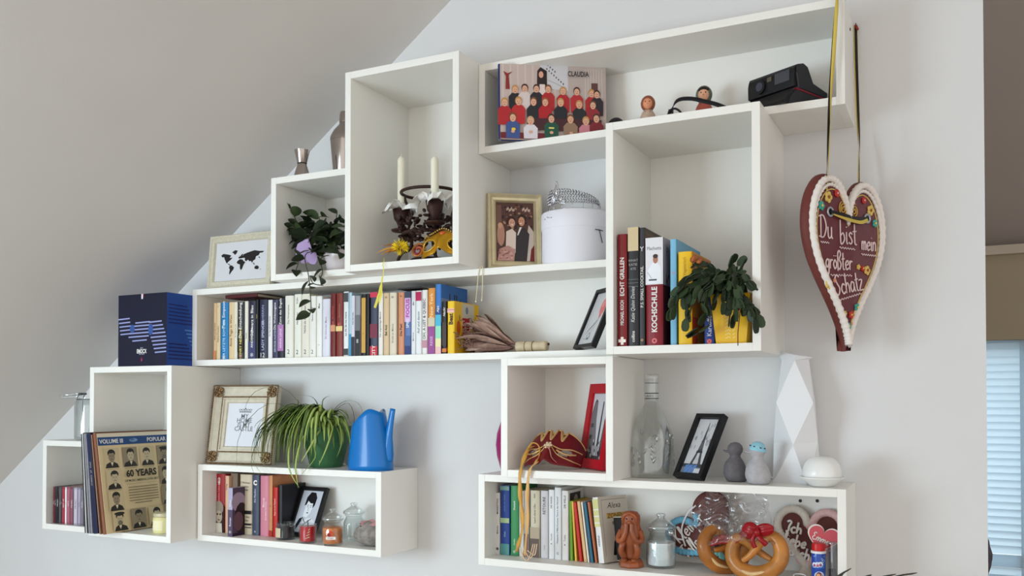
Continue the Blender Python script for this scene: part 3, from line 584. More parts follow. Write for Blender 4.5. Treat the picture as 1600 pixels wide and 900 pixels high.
t = thing('record_sleeve', 'tan record box with rows of portraits facing the room', 'record', (-2.3705, -.353, zB+th*.5*abs(math.sin(le))+.0003), (0, le, R_(1.5)), 'long playing records')
MB().box(-th/2, th/2-.0015, 0, .316, 0, SZ+.004).build('sleeve', mat((134,84,62), .6), t, bevel=.0008)
MB().box(th/2-.0015, th/2, 0.004, .316, 0, SZ).build('front_cover', mat((222,200,158), .55, noise=.05, nscale=20), t)
q = Pr(); TANC = (220,198,156); Wd = .316; hs = SZ
q.rect(.004, Wd, hs-.038, hs-.012, (36,72,128)); q.rect(.004, Wd, hs-.012, hs, (226,216,196)); q.text('VOLUME III', .055, hs-.0255, .0185, W_, 0, None, .02); q.text('POPULAR', .238, hs-.0255, .0185, W_, 0, None, .02)
q.oval(.142, hs-.025, .017, .006, (120,150,190)); q.oval(.137, hs-.023, .009, .004, (70,110,160))
def portrait(x, z, w, h, i, bgc):
    q.rect(x, x+w, z, z+h, bgc); sk = (196,180,150) if i % 3 else (150,134,110); hx = x+w*(.5+.06*math.sin(i*2.1)); 
    q.poly([(x+w*.06,z),(x+w*.94,z),(x+w*.84,z+h*.2),(hx+w*.12,z+h*.3),(hx-w*.12,z+h*.3),(x+w*.14,z+h*.2)], (44,40,38)); q.poly([(hx-w*.09,z+h*.28),(hx+w*.09,z+h*.28),(hx,z+h*.08)], (226,214,184))
    q.oval(hx, z+h*.74, w*.25, h*.2, (40,36,34)); q.oval(hx, z+h*.56, w*.21, h*.27, sk); q.oval(hx-w*.02, z+h*.82, w*.2, h*.08, (44,38,36))
    q.oval(hx-w*.08, z+h*.6, w*.035, h*.018, (50,40,36)); q.oval(hx+w*.08, z+h*.6, w*.035, h*.018, (50,40,36)); q.oval(hx, z+h*.43, w*.07, h*.016, (90,60,52)); q.poly([(hx-w*.03,z+h*.5),(hx+w*.03,z+h*.5),(hx,z+h*.58)], tuple(int(c_*.86) for c_ in sk))
    if i in (3, 8): q.oval(hx, z+h*.86, w*.34, h*.08, (44,40,38)); q.oval(hx, z+h*.4, w*.16, h*.12, (120,112,100))
    q.rect(x+w*.1, x+w*.9, z-.005, z-.0035, (140,124,96))
k = 0; pw, ph = .060, .0625
for j, z in enumerate((hs-.110, hs-.177, hs-.244, hs-.308)):
    for i, x in enumerate((.020, .091, .162, .233)):
        if j in (1, 2) and i in (1, 2): continue
        portrait(x+(.008 if j == 3 else 0), z, pw, ph, k, (150,136,112) if k % 2 else (206,188,150)); k += 1
q.text('60 YEARS', .157, hs-.132, .030, (34,30,30), 0, .148, .035); q.text('OF MUSIC AMERICA LOVES BEST', .157, hs-.155, .0095, (50,44,40), 0, .142, .02)
for i in range(7): q.rect(.098+(.02 if i == 6 else 0), .217-(.03 if i == 6 else 0), hs-.178-i*.0085, hs-.1756-i*.0085, (120,104,80))
q.line([(.093,hs-.166),(.213,hs-.166)], .0008, (150,130,100)); q.put(t, (th/2+.0001, 0, 0), (0, 0, math.pi/2), name='cover_print')

# ================================================================== picture frames
def frame(name, label, x, y, z, yaw, lean, w, h, prof, th, material, picture, back=(60,54,50), group='standing picture frames', stand=None, corners=None, mat2=None):
    """prof: list of (inset from the outer edge, height of the profile in front of the back)"""
    le = R_(lean); t = thing(name, label, 'picture frame', (x, y, z+th*math.sin(le)+.0004), (-le, 0, R_(yaw)), group)
    pts = [(0, 0)]+prof
    def ring(i):
        a, d = pts[i]; yy = th-d; return [(a,yy,a),(w-a,yy,a),(w-a,yy,h-a),(a,yy,h-a)]
    for sd in range(4):
        m = MB()
        for i in range(len(pts)-1):
            r0, r1 = ring(i), ring(i+1); j = (sd+1) % 4; m.add([r0[sd], r0[j], r1[j], r1[sd]], [(0,1,2,3)])
        a, d = pts[-1]; r1 = ring(len(pts)-1); j = (sd+1) % 4; r0 = [(0,th,0),(w,th,0),(w,th,h),(0,th,h)]; rb = [(a,th,a),(w-a,th,a),(w-a,th,h-a),(a,th,h-a)]
        m.add([r1[sd], r1[j], rb[j], rb[sd]], [(0,1,2,3)]); m.add([rb[sd], rb[j], r0[j], r0[sd]], [(0,1,2,3)])
        m.add([ring(i)[sd] for i in range(len(pts))]+[rb[sd]], [tuple(range(len(pts)+1))]); m.add([ring(i)[j] for i in range(len(pts))]+[rb[j]], [tuple(range(len(pts)+1))])
        m.build('frame_bar', material, t)
    b = prof[-1][0]
    bko = MB().box(b-.001, w-b+.001, th*.55, th-.001, b-.001, h-b+.001).build('backing', mat(back, .8), t)
    q = Pr(.0004); picture(q, w-2*b, h-2*b); q.put(bko, (b, th*.55, b), name='picture', rough=.3, coat=.25)
    if stand:
        s_ = MB(); s_.add([(w*.42,th,h*.62),(w*.58,th,h*.62),(w*.64,th+stand,.0),(w*.36,th+stand,.0)], [(0,1,2,3)]); s_.build('easel_leg', mat(back, .7), t, solid=.003)
    if corners:
        cm, cs = corners
        for cx in (cs*.62, w-cs*.62):
            for cz in (cs*.62, h-cs*.62):
                c = MB(); yy = th-prof[1][1]-.001
                c.tube([(cx,yy+.002,cz),(cx,yy-.0015,cz)], cs*.2, 8)
                for k in range(4):
                    a = k*math.pi/2+math.pi/4; P = [(cx+cs*.48*f*math.cos(a+dx), yy-.0005, cz+cs*.48*f*math.sin(a+dx)) for f, dx in ((.3,0),(.75,.35),(1.0,.1),(.9,-.35),(.55,-.3))]
                    c.tube(crom(P, 3), cs*.09, 6)
                    c.tube([(cx+cs*.5*math.cos(a-.75)*.75, yy, cz+cs*.5*math.sin(a-.75)*.75), (cx+cs*.5*math.cos(a-.75), yy-.001, cz+cs*.5*math.sin(a-.75))], cs*.08, 6)
                c.build('corner_ornament', cm, t, True)
    return t
BLK = mat((24,24,27), .35)
def pic_eiffel(q, w, h, chairs=True):
    q.rect(0, w, 0, h, (206,206,210)); 
    for i in range(16): 
        q.oval(w*rnd.uniform(0,1)*.92+w*.04, h*rnd.uniform(.42,.9), w*.1*rnd.uniform(.3,.4)*1.2, h*.04, rnd.choice([(176,176,182),(150,150,158),(190,190,196)]))
    g = (74,76,82)
    q.poly([(w*.54,h*.93),(w*.56,h*.93),(w*.6,h*.62),(w*.66,h*.42),(w*.44,h*.42),(w*.5,h*.62)], g); q.poly([(w*.42,h*.42),(w*.68,h*.42),(w*.7,h*.38),(w*.4,h*.38)], (50,52,58))
    q.poly([(w*.42,h*.38),(w*.5,h*.38),(w*.42,h*.14),(w*.28,h*.14)], g); q.poly([(w*.6,h*.38),(w*.68,h*.38),(w*.82,h*.14),(w*.68,h*.14)], g); q.oval(w*.55, h*.2, w*.12, h*.09, (196,196,200))
    q.poly([(w*.49,h*.6),(w*.61,h*.6),(w*.62,h*.575),(w*.48,h*.575)], (50,52,58))
    for k in range(5): q.line([(w*(.46+.012*k),h*(.44+.03*k)),(w*(.64-.012*k),h*(.48+.03*k))], .0008, (150,150,156))
    q.rect(0, w, 0, h*.15, (120,124,132)); q.rect(0, w, h*.12, h*.18, (64,68,74))
    if chairs:
        for x in (.12, .3, .5): q.poly([(w*x,h*.02),(w*x+w*.14,h*.02),(w*x+w*.2,h*.17),(w*x+w*.04,h*.15)], (96,140,206)); q.line([(w*x,0),(w*x+w*.16,h*.16)], .001, (40,60,110))
        q.rect(w*.62, w*.95, h*.02, h*.1, (206,206,210))
frame('framed_picture', 'black frame with a pale iron tower photograph beside the glass bottle', -.6485, -.104, TOP['J'], -27.8, 29.5, .0905, .1755, [(0,.018),(.0105,.018),(.0115,.009)], .018, BLK, pic_eiffel, stand=.035, back=(96,66,50))
def pic_castle(q, w, h):
    q.rect(0, w, 0, h, (222,224,232)); cx = w*.5; z = h*.80
    q.rect(cx-w*.17, cx+w*.17, z-h*.012, z+h*.006, K_); 
    for i in range(5): q.oval(cx+(i-2)*w*.075, z+h*.045, w*.04, h*.022, (90,88,92)); q.oval(cx+(i-2)*w*.075, z+h*.045, w*.026, h*.013, (222,224,232))
    q.oval(cx, z+h*.075, w*.02, h*.012, K_)
    for i, s in enumerate(('MY', 'HOME', 'IS MY', 'CASTLE')): q.text(s, cx, h*(.70-i*.098), w*.155, (110,110,116), 0, w*.62, .004)
CREAM = mat((208,199,180), .55, noise=.08, nscale=60); GOLDA = mat((146,116,82), .38, .55, noise=.35, nscale=120)
cf = frame('ornate_framed_picture', 'ornate cream and gold frame with a crown motto beside the spider plant', -2.141, -.164, TOP['C'], 6.5, 9.0, .2405, .2465, [(0,.012),(.004,.02),(.009,.016),(.010,.015),(.036,.013),(.037,.018),(.043,.019),(.044,.014),(.052,.013),(.055,.008)], .018, CREAM, pic_castle, corners=(GOLDA, .034))
for (a, d) in ((.0, .0205), (.0365, .0195)):
    m = MB(); w, h, th = .2405, .2465, .018
    for (p, r) in (((a,a),(w-a,a)),((w-a,a),(w-a,h-a)),((w-a,h-a),(a,h-a)),((a,h-a),(a,a))):
        n = 40; 
        for i in range(n):
            f0, f1 = i/n, (i+.8)/n; P0 = Vector((p[0]+(r[0]-p[0])*f0, th-d+.001, p[1]+(r[1]-p[1])*f0)); P1 = Vector((p[0]+(r[0]-p[0])*f1, th-d+.001, p[1]+(r[1]-p[1])*f1)); m.tube([P0, (P0+P1)/2, P1], [.0016,.0028,.0016], 6)
    m.build('gilt_beading', GOLDA, cf, True)
def pic_map(q, w, h):
    q.rect(0, w, 0, h, (214,214,218)); k = (30,28,30)
    def S(P): q.poly([(w*x, h*z) for x, z in P], k)
    S([(.10,.68),(.14,.72),(.24,.69),(.30,.66),(.27,.60),(.33,.60),(.29,.54),(.25,.50),(.22,.45),(.20,.50),(.17,.58),(.16,.63),(.12,.63)]); S([(.31,.74),(.37,.79),(.42,.77),(.40,.70),(.37,.66),(.35,.70)]); S([(.24,.46),(.27,.44),(.30,.40),(.29,.395),(.25,.43)])
    S([(.28,.39),(.32,.40),(.37,.34),(.36,.29),(.32,.22),(.29,.15),(.28,.2),(.29,.29),(.27,.34)]); S([(.43,.50),(.47,.54),(.52,.53),(.56,.47),(.585,.46),(.55,.38),(.53,.29),(.505,.25),(.485,.30),(.48,.40),(.43,.43),(.415,.46)])
    S([(.45,.56),(.44,.59),(.48,.62),(.50,.66),(.53,.68),(.52,.60),(.55,.57),(.50,.56)]); S([(.51,.58),(.54,.66),(.60,.69),(.68,.72),(.75,.74),(.84,.71),(.93,.70),(.90,.66),(.85,.66),(.83,.60),(.78,.58),(.77,.50),(.73,.47),(.715,.41),(.69,.47),(.66,.46),(.63,.51),(.60,.47),(.57,.50),(.57,.56)])
    S([(.745,.42),(.76,.41),(.745,.38),(.73,.40)]); S([(.75,.39),(.77,.37),(.76,.36),(.74,.38)]); S([(.76,.30),(.79,.34),(.83,.33),(.85,.29),(.84,.25),(.81,.24),(.77,.26)]); S([(.87,.25),(.89,.24),(.88,.22)]); S([(.46,.6),(.465,.64),(.455,.64)]); S([(.84,.57),(.86,.54),(.85,.52),(.83,.55)])
frame('framed_picture', 'pale frame with a black world map beside the dark leafy plant', -2.1476, -.163, TOP['D'], 0, 5.0, .262, .172, [(0,.010),(.003,.016),(.008,.016),(.010,.013),(.017,.015),(.0215,.015),(.025,.008)], .016, mat((206,198,178), .55, noise=.1, nscale=150), pic_map)
def pic_wedding(q, w, h):
    q.rect(0, w, 0, h, (92,58,52)); 
    for i in range(40): q.oval(w*rnd.uniform(.05,.95), h*rnd.uniform(.55,.96), w*.035, h*.018, rnd.choice([(60,36,36),(130,84,70),(176,136,110),(54,40,40)]))
    for x in (.38, .8): 
        for k in range(7): q.oval(w*(x+.03*(k-3)), h*(.88+.02*math.sin(k*2)), w*.018, h*.025, (206,176,160))
    q.rect(0, w*.14, h*.3, h*.95, (120,86,74)); q.oval(w*.12, h*.45, w*.1, h*.2, (190,140,120)); q.oval(w*.1, h*.6, w*.06, h*.05, (210,160,130))
    q.poly([(w*.66,0),(w,0),(w,h*.5),(w*.86,h*.62),(w*.8,h*.4)], (206,190,176)); q.poly([(w*.88,0),(w,0),(w,h*.28),(w*.92,h*.2)], (120,30,34))
    q.poly([(w*.48,0),(w*.8,0),(w*.88,h*.46),(w*.76,h*.57),(w*.6,h*.55),(w*.5,h*.42)], (52,44,48)); q.poly([(w*.55,h*.44),(w*.62,h*.58),(w*.68,h*.58),(w*.58,h*.44)], (236,226,220))
    q.poly([(w*.24,h*.18),(w*.5,h*.14),(w*.52,h*.48),(w*.42,h*.55),(w*.26,h*.5)], (232,214,200)); q.poly([(w*.02,0),(w*.46,0),(w*.5,h*.2),(w*.3,h*.26),(w*.08,h*.2)], (196,148,138))
    for i in range(30): q.oval(w*rnd.uniform(.05,.44), h*rnd.uniform(.02,.22), w*.03, h*.012, rnd.choice([(216,170,160),(176,120,112),(150,96,92)]))
    q.oval(w*.39, h*.68, w*.12, h*.09, (62,34,30)); q.oval(w*.41, h*.645, w*.085, h*.075, (216,164,138)); q.oval(w*.42, h*.615, w*.03, h*.01, (240,226,216)); q.oval(w*.39,h*.655,w*.012,h*.006,(60,36,30)); q.oval(w*.45,h*.655,w*.012,h*.006,(60,36,30))
    q.oval(w*.69, h*.72, w*.11, h*.08, (44,30,28)); q.oval(w*.67, h*.675, w*.085, h*.08, (206,146,116)); q.oval(w*.65, h*.64, w*.03, h*.01, (240,226,216)); q.oval(w*.64,h*.69,w*.012,h*.006,(50,30,26)); q.oval(w*.7,h*.69,w*.012,h*.006,(50,30,26))
GOLDF = mat((216,204,170), .33, .4, noise=.1, nscale=30)
frame('framed_picture', 'champagne gold frame with a wedding photograph beside the hat box', -1.1305, -.170, TOP['D'], 36, 5.0, .1505, .209, [(0,.010),(.002,.020),(.006,.022),(.012,.014),(.018,.013),(.0215,.017),(.024,.010)], .02, GOLDF, pic_wedding)
def pic_lady(q, w, h):
    q.rect(0, w, 0, h, (206,210,220)); k = (28,28,32)
    q.poly([(w*.2,0),(w*.98,0),(w,h*.12),(w*.9,h*.28),(w*.72,h*.36),(w*.5,h*.34),(w*.3,h*.22)], (236,238,242)); q.poly([(w*.02,h*.1),(w*.16,h*.32),(w*.3,h*.36),(w*.28,h*.26),(w*.14,h*.06),(w*.02,0)], k)
    q.poly([(w*.3,h*.38),(w*.3,h*.66),(w*.38,h*.74),(w*.6,h*.74),(w*.66,h*.6),(w*.6,h*.46),(w*.48,h*.36)], (238,240,244)); q.poly([(w*.24,h*.64),(w*.26,h*.84),(w*.4,h*.97),(w*.62,h*.96),(w*.74,h*.84),(w*.72,h*.66),(w*.64,h*.58),(w*.62,h*.7),(w*.5,h*.7),(w*.36,h*.76),(w*.32,h*.66)], k)
    q.line([(w*.36,h*.645),(w*.44,h*.655)], .0016, k); q.line([(w*.5,h*.645),(w*.58,h*.65)], .0016, k); q.oval(w*.41,h*.615,w*.022,h*.01,k); q.oval(w*.55,h*.61,w*.022,h*.01,k); q.oval(w*.47,h*.47,w*.045,h*.014,k); q.line([(w*.47,h*.6),(w*.46,h*.53),(w*.49,h*.52)], .001, k)
    q.line([(w*.34,h*.0),(w*.46,h*.2),(w*.74,h*.34)], .0025, k); q.line([(w*.6,h*.3),(w*.72,h*.12),(w*.7,0)], .003, k); q.line([(w*.3,h*.36),(w*.5,h*.22)], .002, k)
frame('framed_picture', 'black frame with a black and white drawing of a woman among candles', -1.876, -.0958, FLOOR['C'], -3.5, 24, .1085, .158, [(0,.012),(.011,.012),(.012,.007)], .013, BLK, pic_lady)
def pic_street(q, w, h):
    q.rect(0, w, 0, h, (202,202,208)); q.poly([(0,0),(w*.5,0),(w*.46,h*.3),(w*.34,h*.6),(w*.3,h*.88),(w*.1,h*.86),(0,h*.7)], (110,108,112)); q.poly([(w*.56,h*.2),(w*.62,h*.88),(w*.68,h*.88),(w*.66,h*.2)], (44,42,46))
    q.poly([(w*.74,h*.1),(w,h*.05),(w,h*.7),(w*.84,h*.6)], (70,68,74)); q.poly([(w*.1,h*.86),(w*.2,h*.92),(w*.3,h*.88)], (60,58,62)); q.rect(0, w, 0, h*.1, (60,58,62)); q.rect(w*.3, w*.72, h*.05, h*.2, (150,148,152))
    for i in range(22): q.oval(w*rnd.uniform(.05,.9), h*rnd.uniform(.02,.3), w*.03, h*.025, rnd.choice([(40,40,44),(90,88,92),(186,184,188)]))
    for i in range(8): q.rect(w*(.08+.04*(i % 4)), w*(.1+.04*(i % 4)), h*(.3+.18*(i//4)), h*(.36+.18*(i//4)), (60,58,64))
frame('framed_picture', 'red frame with a dark street photograph behind the red mask', -.9105, -.0885, FLOOR['I'], -44.5, 9.6, .150, .2195, [(0,.014),(.0245,.014),(.0255,.008)], .016, mat((176,16,34), .4), pic_street)
def pic_balloon(q, w, h):
    q.rect(0, w, 0, h, (206,206,208)); q.oval(w*.68, h*.72, w*.17, h*.17, (220,110,112)); q.poly([(w*.6,h*.56),(w*.76,h*.56),(w*.68,h*.48)], (206,90,96)); q.oval(w*.63, h*.76, w*.05, h*.06, (236,150,150)); q.line([(w*.68,h*.5),(w*.6,h*.36),(w*.48,h*.2)], .001, (70,70,74))
    for k in range(6): q.line([(w*(.2+.06*k),h*(.2+.03*k)),(w*(.4+.06*k),h*(.34+.03*k))], .0012, (120,120,124))
    q.oval(w*.46, h*.16, w*.09, h*.07, (90,90,96)); q.oval(w*.46, h*.17, w*.06, h*.045, (206,206,208)); q.line([(w*.2,h*.12),(w*.5,h*.1)], .001, (110,110,114))
frame('framed_picture', 'black frame with a pink balloon drawing at the right of the long shelf', -.8925, -.165, FLOOR['D'], -44.8, 23.7, .1182, .165, [(0,.014),(.009,.014),(.010,.008)], .016, BLK, pic_balloon)

# hardcover photo book with a class photograph
t = thing('photo_album', 'hardcover photo book with a class photograph leaning in the topmost shelf', 'photo book', (-1.0645, -.2290, FLOOR['G']+.0006+.015*math.sin(R_(4))), (R_(-4), 0, R_(32.8)))
w, h, th = .279, .2005, .016
MB().box(0, w, 0, .003, 0, h).build('front_board', mat((190,160,150), .3), t); MB().box(0, w, th-.003, th, 0, h).build('back_board', mat((34,40,92), .35), t)
m = MB(); m.vprism([(0,0),(-.004,.003),(-.005,th/2),(-.004,th-.003),(0,th),(.004,th),(.004,0)], 0, h); m.build('spine', mat((30,36,96), .3, coat=.3), t)
MB().box(.004, w-.003, .003, th-.003, .003, h-.003).build('page_block', PAGES, t)
q = Pr(); q.rect(0, w, 0, h, (196,176,168))
for i in range(14): q.rect(w*(.02+.07*i), w*(.035+.07*i), h*.55, h, (206,190,184))
q.rect(w*.62, w*.99, h*.4, h, (186,170,164)); 
for i in range(7): q.rect(w*(.8+.026*i), w*(.81+.026*i), h*.55, h*.97, (200,186,180))
q.poly([(w*.38,h*.7),(w*.64,h*.66),(w*.64,h),(w*.38,h)], (206,202,206))
for i in range(12):
    x, z = .44+.022*(i % 8)+.01*(i//8), .95-.028*(i % 8)+.05*(i//8); q.oval(w*x, h*z, w*.005, h*.014, (40,44,60))
q.line([(w*.45,h*.8),(w*.52,h*.76),(w*.58,h*.72)], .001, (130,140,120))
q.poly([(w*.05,h*.66),(w*.09,h*.66),(w*.08,h*.85),(w*.12,h*.9),(w*.07,h*.87),(w*.03,h*.9),(w*.055,h*.83)], (140,40,36)); q.rect(w*.86, w*.92, h*.62, h*.78, (96,60,60))
def kid(x, z, top, skin=(222,168,140), hair=(110,74,50), k=1.0, arms=True):
    zl = max(.004, z-.2*k); q.poly([(w*(x-.055*k),h*zl),(w*(x+.055*k),h*zl),(w*(x+.058*k),h*(z-.02)),(w*(x+.03*k),h*(z+.03)),(w*(x-.03*k),h*(z+.03)),(w*(x-.058*k),h*(z-.02))], top); q.oval(w*x, h*(z+.085), w*.03*k, h*.052*k, hair); q.oval(w*x, h*(z+.07), w*.024*k, h*.044*k, skin)
    q.oval(w*(x-.009), h*(z+.078), w*.003, h*.005, (70,44,36)); q.oval(w*(x+.009), h*(z+.078), w*.003, h*.005, (70,44,36)); q.oval(w*x, h*(z+.05), w*.008, h*.005, (170,80,76))
red = (176,36,42); BR = (120,76,44); BL_ = (190,140,80)
q.poly([(w*.345,h*.7),(w*.44,h*.7),(w*.44,h*.92),(w*.38,h*.97),(w*.35,h*.92)], (40,28,28)); q.oval(w*.385, h*.87, w*.022, h*.045, (216,160,136)); q.poly([(w*.36,h*.6),(w*.43,h*.6),(w*.42,h*.74),(w*.37,h*.74)], (226,206,200))
for a in ((.14,.58,(34,34,40),BL_),(.23,.6,(216,200,196),(60,40,32)),(.34,.6,(40,36,44),(70,46,34)),(.45,.6,red,BR),(.59,.58,red,BL_),(.72,.58,(182,44,50),(80,52,38)),(.86,.56,red,BL_),(.91,.55,(44,36,44),(60,40,34))): kid(a[0], a[1], a[2], hair=a[3], k=1.05)
for a in ((.04,.4,red,BL_),(.17,.42,(186,40,46),BL_),(.31,.42,(36,36,42),BR),(.42,.42,(176,30,40),(160,84,50)),(.565,.42,(34,36,44),BL_),(.74,.4,(38,38,44),BL_),(.87,.4,(150,44,50),(100,64,44))): kid(*a[:3], hair=a[3], k=1.1)
q.rect(w*.0, w*.5, 0, h*.08, (110,34,40)); q.rect(w*.25, w*.95, h*.12, h*.28, (70,34,40))
for a in ((.115,.2,(62,84,140),BR),(.28,.16,(222,216,222),(196,160,120)),(.475,.2,(28,84,66),(60,42,36)),(.655,.2,(150,120,96),BR),(.80,.18,(206,130,140),BL_),(.90,.22,(130,34,46),(70,46,38))): kid(*a[:3], hair=a[3], k=1.15)
for x in (.115, .28, .475, .66, .8): q.oval(w*x, h*.09, w*.018, h*.02, (220,168,140))
q.oval(w*.12, h*.12, w*.02, h*.02, (236,200,60)); q.rect(w*.45, w*.5, h*.14, h*.16, (236,220,120))
q.text('CLAUDIA', w*.735, h*.885, .0195, (40,36,40), 0, w*.2, .02); q.put(t, (0, 0, 0), name='cover_print', coat=.5, rough=.25)

# blue product box
t = thing('gift_box', 'navy and blue cardboard box with stripe print on the record shelf', 'box', (-2.3953, -.2864, TOP['B']+.0004), (0, 0, R_(-1)))
w, h, d = .2155, .2245, .20
MB().box(0, w, 0, d, 0, h).build('carton', mat((28,70,150), .5), t, bevel=.001)
q = Pr(); q.rect(0, w, 0, h, (20,22,46)); sc = (150,156,206)
def bars(x0, x1, z0, n, dz, dx, c, w_=.0042):
    for i in range(n): q.line([(w*(x0+dx*i), h*(z0-dz*i)), (w*min(.995, x1+dx*i), h*(z0-dz*i+.01))], w_, c)
bars(0, .24, .66, 5, .053, .012, sc); bars(.36, .66, .60, 1, .05, 0, sc); bars(.28, .70, .555, 4, .05, -.02, sc); bars(.30, .60, .35, 1, .05, 0, sc); bars(.64, .9, .60, 4, .052, .025, sc); bars(.68, .99, .39, 5, .052, .022, sc)
q.oval(w*.30, h*.52, w*.05, h*.06, (54,84,150)); q.oval(w*.68, h*.5, w*.05, h*.08, (54,84,150))
q.text('MY', w*.5, h*.245, .009, (200,200,220)); q.text('EMOCX', w*.5, h*.205, .0175, W_, 0, w*.2, .03); q.text('BOXES', w*.5, h*.17, .008, (190,196,220)); q.oval(w*.5, h*.09, w*.025, h*.035, (96,24,60)); q.oval(w*.5, h*.085, w*.01, h*.015, (160,70,100)); q.rect(w*.485, w*.52, h*.93, h*.998, (226,222,226)); q.rect(w*.52, w*.545, h*.95, h*.998, (120,30,50))
q.put(t, name='front_print')
q = Pr()
for i in range(6): q.line([(d*.03,h*(.84-.05*i)),(d*(.4+.03*i),h*(.83-.05*i))], .0045, (20,40,110))
for i in range(5): q.line([(d*(.35+.03*i),h*(.5-.05*i)),(d*.85,h*(.49-.05*i))], .004, (80,130,196))
for i in range(5): q.line([(d*.03,h*(.3-.05*i)),(d*(.4+.04*i),h*(.295-.05*i))], .0045, (20,36,100))
q.put(t, (w, 0, 0), (0, 0, math.pi/2), name='side_print')

# ================================================================== glass, candles, ceramics
GLASS = glass_mat(); 
def solidify_prof(p, th):      # closed glass wall from an outer profile
    return p
def candle_glass(label, u, v, key, r, h, wax, fill, facets=24, lid=None, labelcol=None, name='candle_glass', y=None, groupn='candle glasses in the low shelf'):
    p = gp(u, v, FLOOR[key]) ; t = thing(name, label, 'candle', (p.x, p.y if y is None else y, FLOOR[key]+.0004), group=groupn)
    MB().lathe([(r*.93,0),(r,.004),(r,h)], facets).shell([(r-.003,h),(r-.003,fill+.001)], facets).build('glass', glass_mat(lo=.03, hi=.30), t, True, auto=50)
    MB().lathe([(r*.9,.006),(r-.0035,.008),(r-.0035,fill),(0,fill-.002)], facets).build('wax', mat(wax, .35, coat=.3), t, True, auto=50)
    wx = t.children[-1]; MB().tube([(0,0,fill-.003),(.001,0,fill+.008)], .0012, 6).build('wick', mat((50,44,40), .9), wx)
    return t
c1 = candle_glass('small black candle glass left of the red candle', 446.5, 842.5, 'C', .0295, .050, (30,28,34), .040, 32)
m = MB()
for k in range(9):
    a = R_(-135+k*6); b = R_(-135+(k+1)*6); m.add([(.0301*math.cos(a),.0301*math.sin(a),.008),(.0301*math.cos(b),.0301*math.sin(b),.008),(.0301*math.cos(b),.0301*math.sin(b),.036),(.0301*math.cos(a),.0301*math.sin(a),.036)], [(0,1,2,3)])
m.build('paper_label', mat((206,190,160), .7), c1)
c2 = candle_glass('small red candle glass between the black and orange candles', 481, 848, 'C', .0265, .0555, (186,14,30), .049, 8, groupn='candle glasses in the low shelf')
m = MB()
for k in range(4): m.tube([(.012+.003*k,-.0262+.001*k,.016+.008*k),(.021,-.018,.02+.008*k)], .0012, 5)
m.build('gold_print', mat((220,200,170), .4), c2)
def lidded_jar(label, x, y, z, r, h, hl, wax=None, fill=0, ribs=0, lugs=False, name='lidded_glass_jar', cat='jar', knob=.012):
    t = thing(name, label, cat, (x, y, z+.0004), group='lidded glass jars')
    prof = [(r*.9,0),(r*.98,.004),(r,.012),(r,h*.62),(r*.94,h*.74),(r*.78,h*.86),(r*.74,h*.92),(r*.84,h*.95),(r*.84,h)]
    MB().lathe(prof, 40, ripple=.018 if ribs else 0, rn=ribs).build('glass_body', glass_mat(lo=.06, hi=.62), t, True, auto=50)
    MB().shell([(r*.93,.006),(r*.94,h*.6),(r*.72,h*.86)], 32).build('inner_wall', glass_mat(lo=.02, hi=.25), t, True)
    if wax: MB().lathe([(r*.9,.007),(r*.925,.01),(r*.925,fill),(0,fill+.001)], 36, ripple=.012 if ribs else 0, rn=ribs).build('filling', mat(wax, .7, noise=.08, nscale=300), t, True, auto=50)
    MB().lathe([(r*.98,h+.001),(r*1.02,h+.004),(r*.98,h+.008),(r*.6,h+hl*.5),(r*.3,h+hl*.68),(r*.22,h+hl*.72),(knob*.8,h+hl*.76),(knob,h+hl*.88),(knob*.75,h+hl*.97),(0,h+hl)], 36).build('glass_lid', glass_mat(lo=.12, hi=.95), t, True)
    if lugs:
        for a in (150, 330): 
            m = MB(); cx, cy = r*.95*math.cos(R_(a)), r*.95*math.sin(R_(a)); m.ell((cx,cy,h*.94), (.008,.006,.007), 10, 7); m.build('clip_lug', glass_mat(lo=.2, hi=.9), t, True)
    return t
p = gp(518, 852, FLOOR['C']); oj = lidded_jar('small lidded glass jar candle with orange wax', p.x+.001, p.y+.004, FLOOR['C'], .0305, .072, .036, (222,122,26), .052, knob=.0115)
q = Pr(.032); q.rect(-.014,.014,.02,.028,W_); q.oval(-.004,.034,.007,.006,(150,40,40)); q.oval(.005,.035,.006,.006,(186,90,50)); q.oval(0,.041,.006,.004,(206,70,40)); q.text('Ginger',0,.024,.007,(150,40,30)); q.put(oj, (0, 0.0015, 0), (0, 0, R_(26)), name='jar_label')
p = gp(546, 846, FLOOR['C']); lidded_jar('clear empty lidded glass jar behind the orange candle', -1.6385, -.072, FLOOR['C'], .0315, .080, .034, None, knob=.011)
p = gp(1030, 887, FLOOR['J']); lidded_jar('ribbed lidded glass jar filled with white sugar', p.x+.001, p.y+.012, FLOOR['J'], .0372, .094, .040, (232,236,238), .062, ribs=28, lugs=True, knob=.0125)
# cream candle jar in the record box
p = gp(250, 832.5, FLOOR['B']); t = thing('candle_jar', 'small cream candle jar in front of the records', 'candle', (p.x+.003, p.y+.012, FLOOR['B']+.0004))
MB().lathe([(.030,0),(.0325,.003),(.0325,.046),(.029,.05)], 36).build('jar', mat((232,222,160), .3, coat=.6), t, True, auto=50); MB().lathe([(.0305,.0502),(.0315,.052),(.0315,.060),(.029,.062),(0,.0622)], 36).build('lid', mat((214,206,172), .35, .3), t, True, auto=40)
m = MB()
for k in range(12):
    a, b = R_(-120+k*6), R_(-120+(k+1)*6); m.add([(.0329*math.cos(a),.0329*math.sin(a),.010),(.0329*math.cos(b),.0329*math.sin(b),.010),(.0329*math.cos(b),.0329*math.sin(b),.04),(.0329*math.cos(a),.0329*math.sin(a),.04)], [(0,1,2,3)])
m.build('paper_label', mat((240,232,190), .6), t)
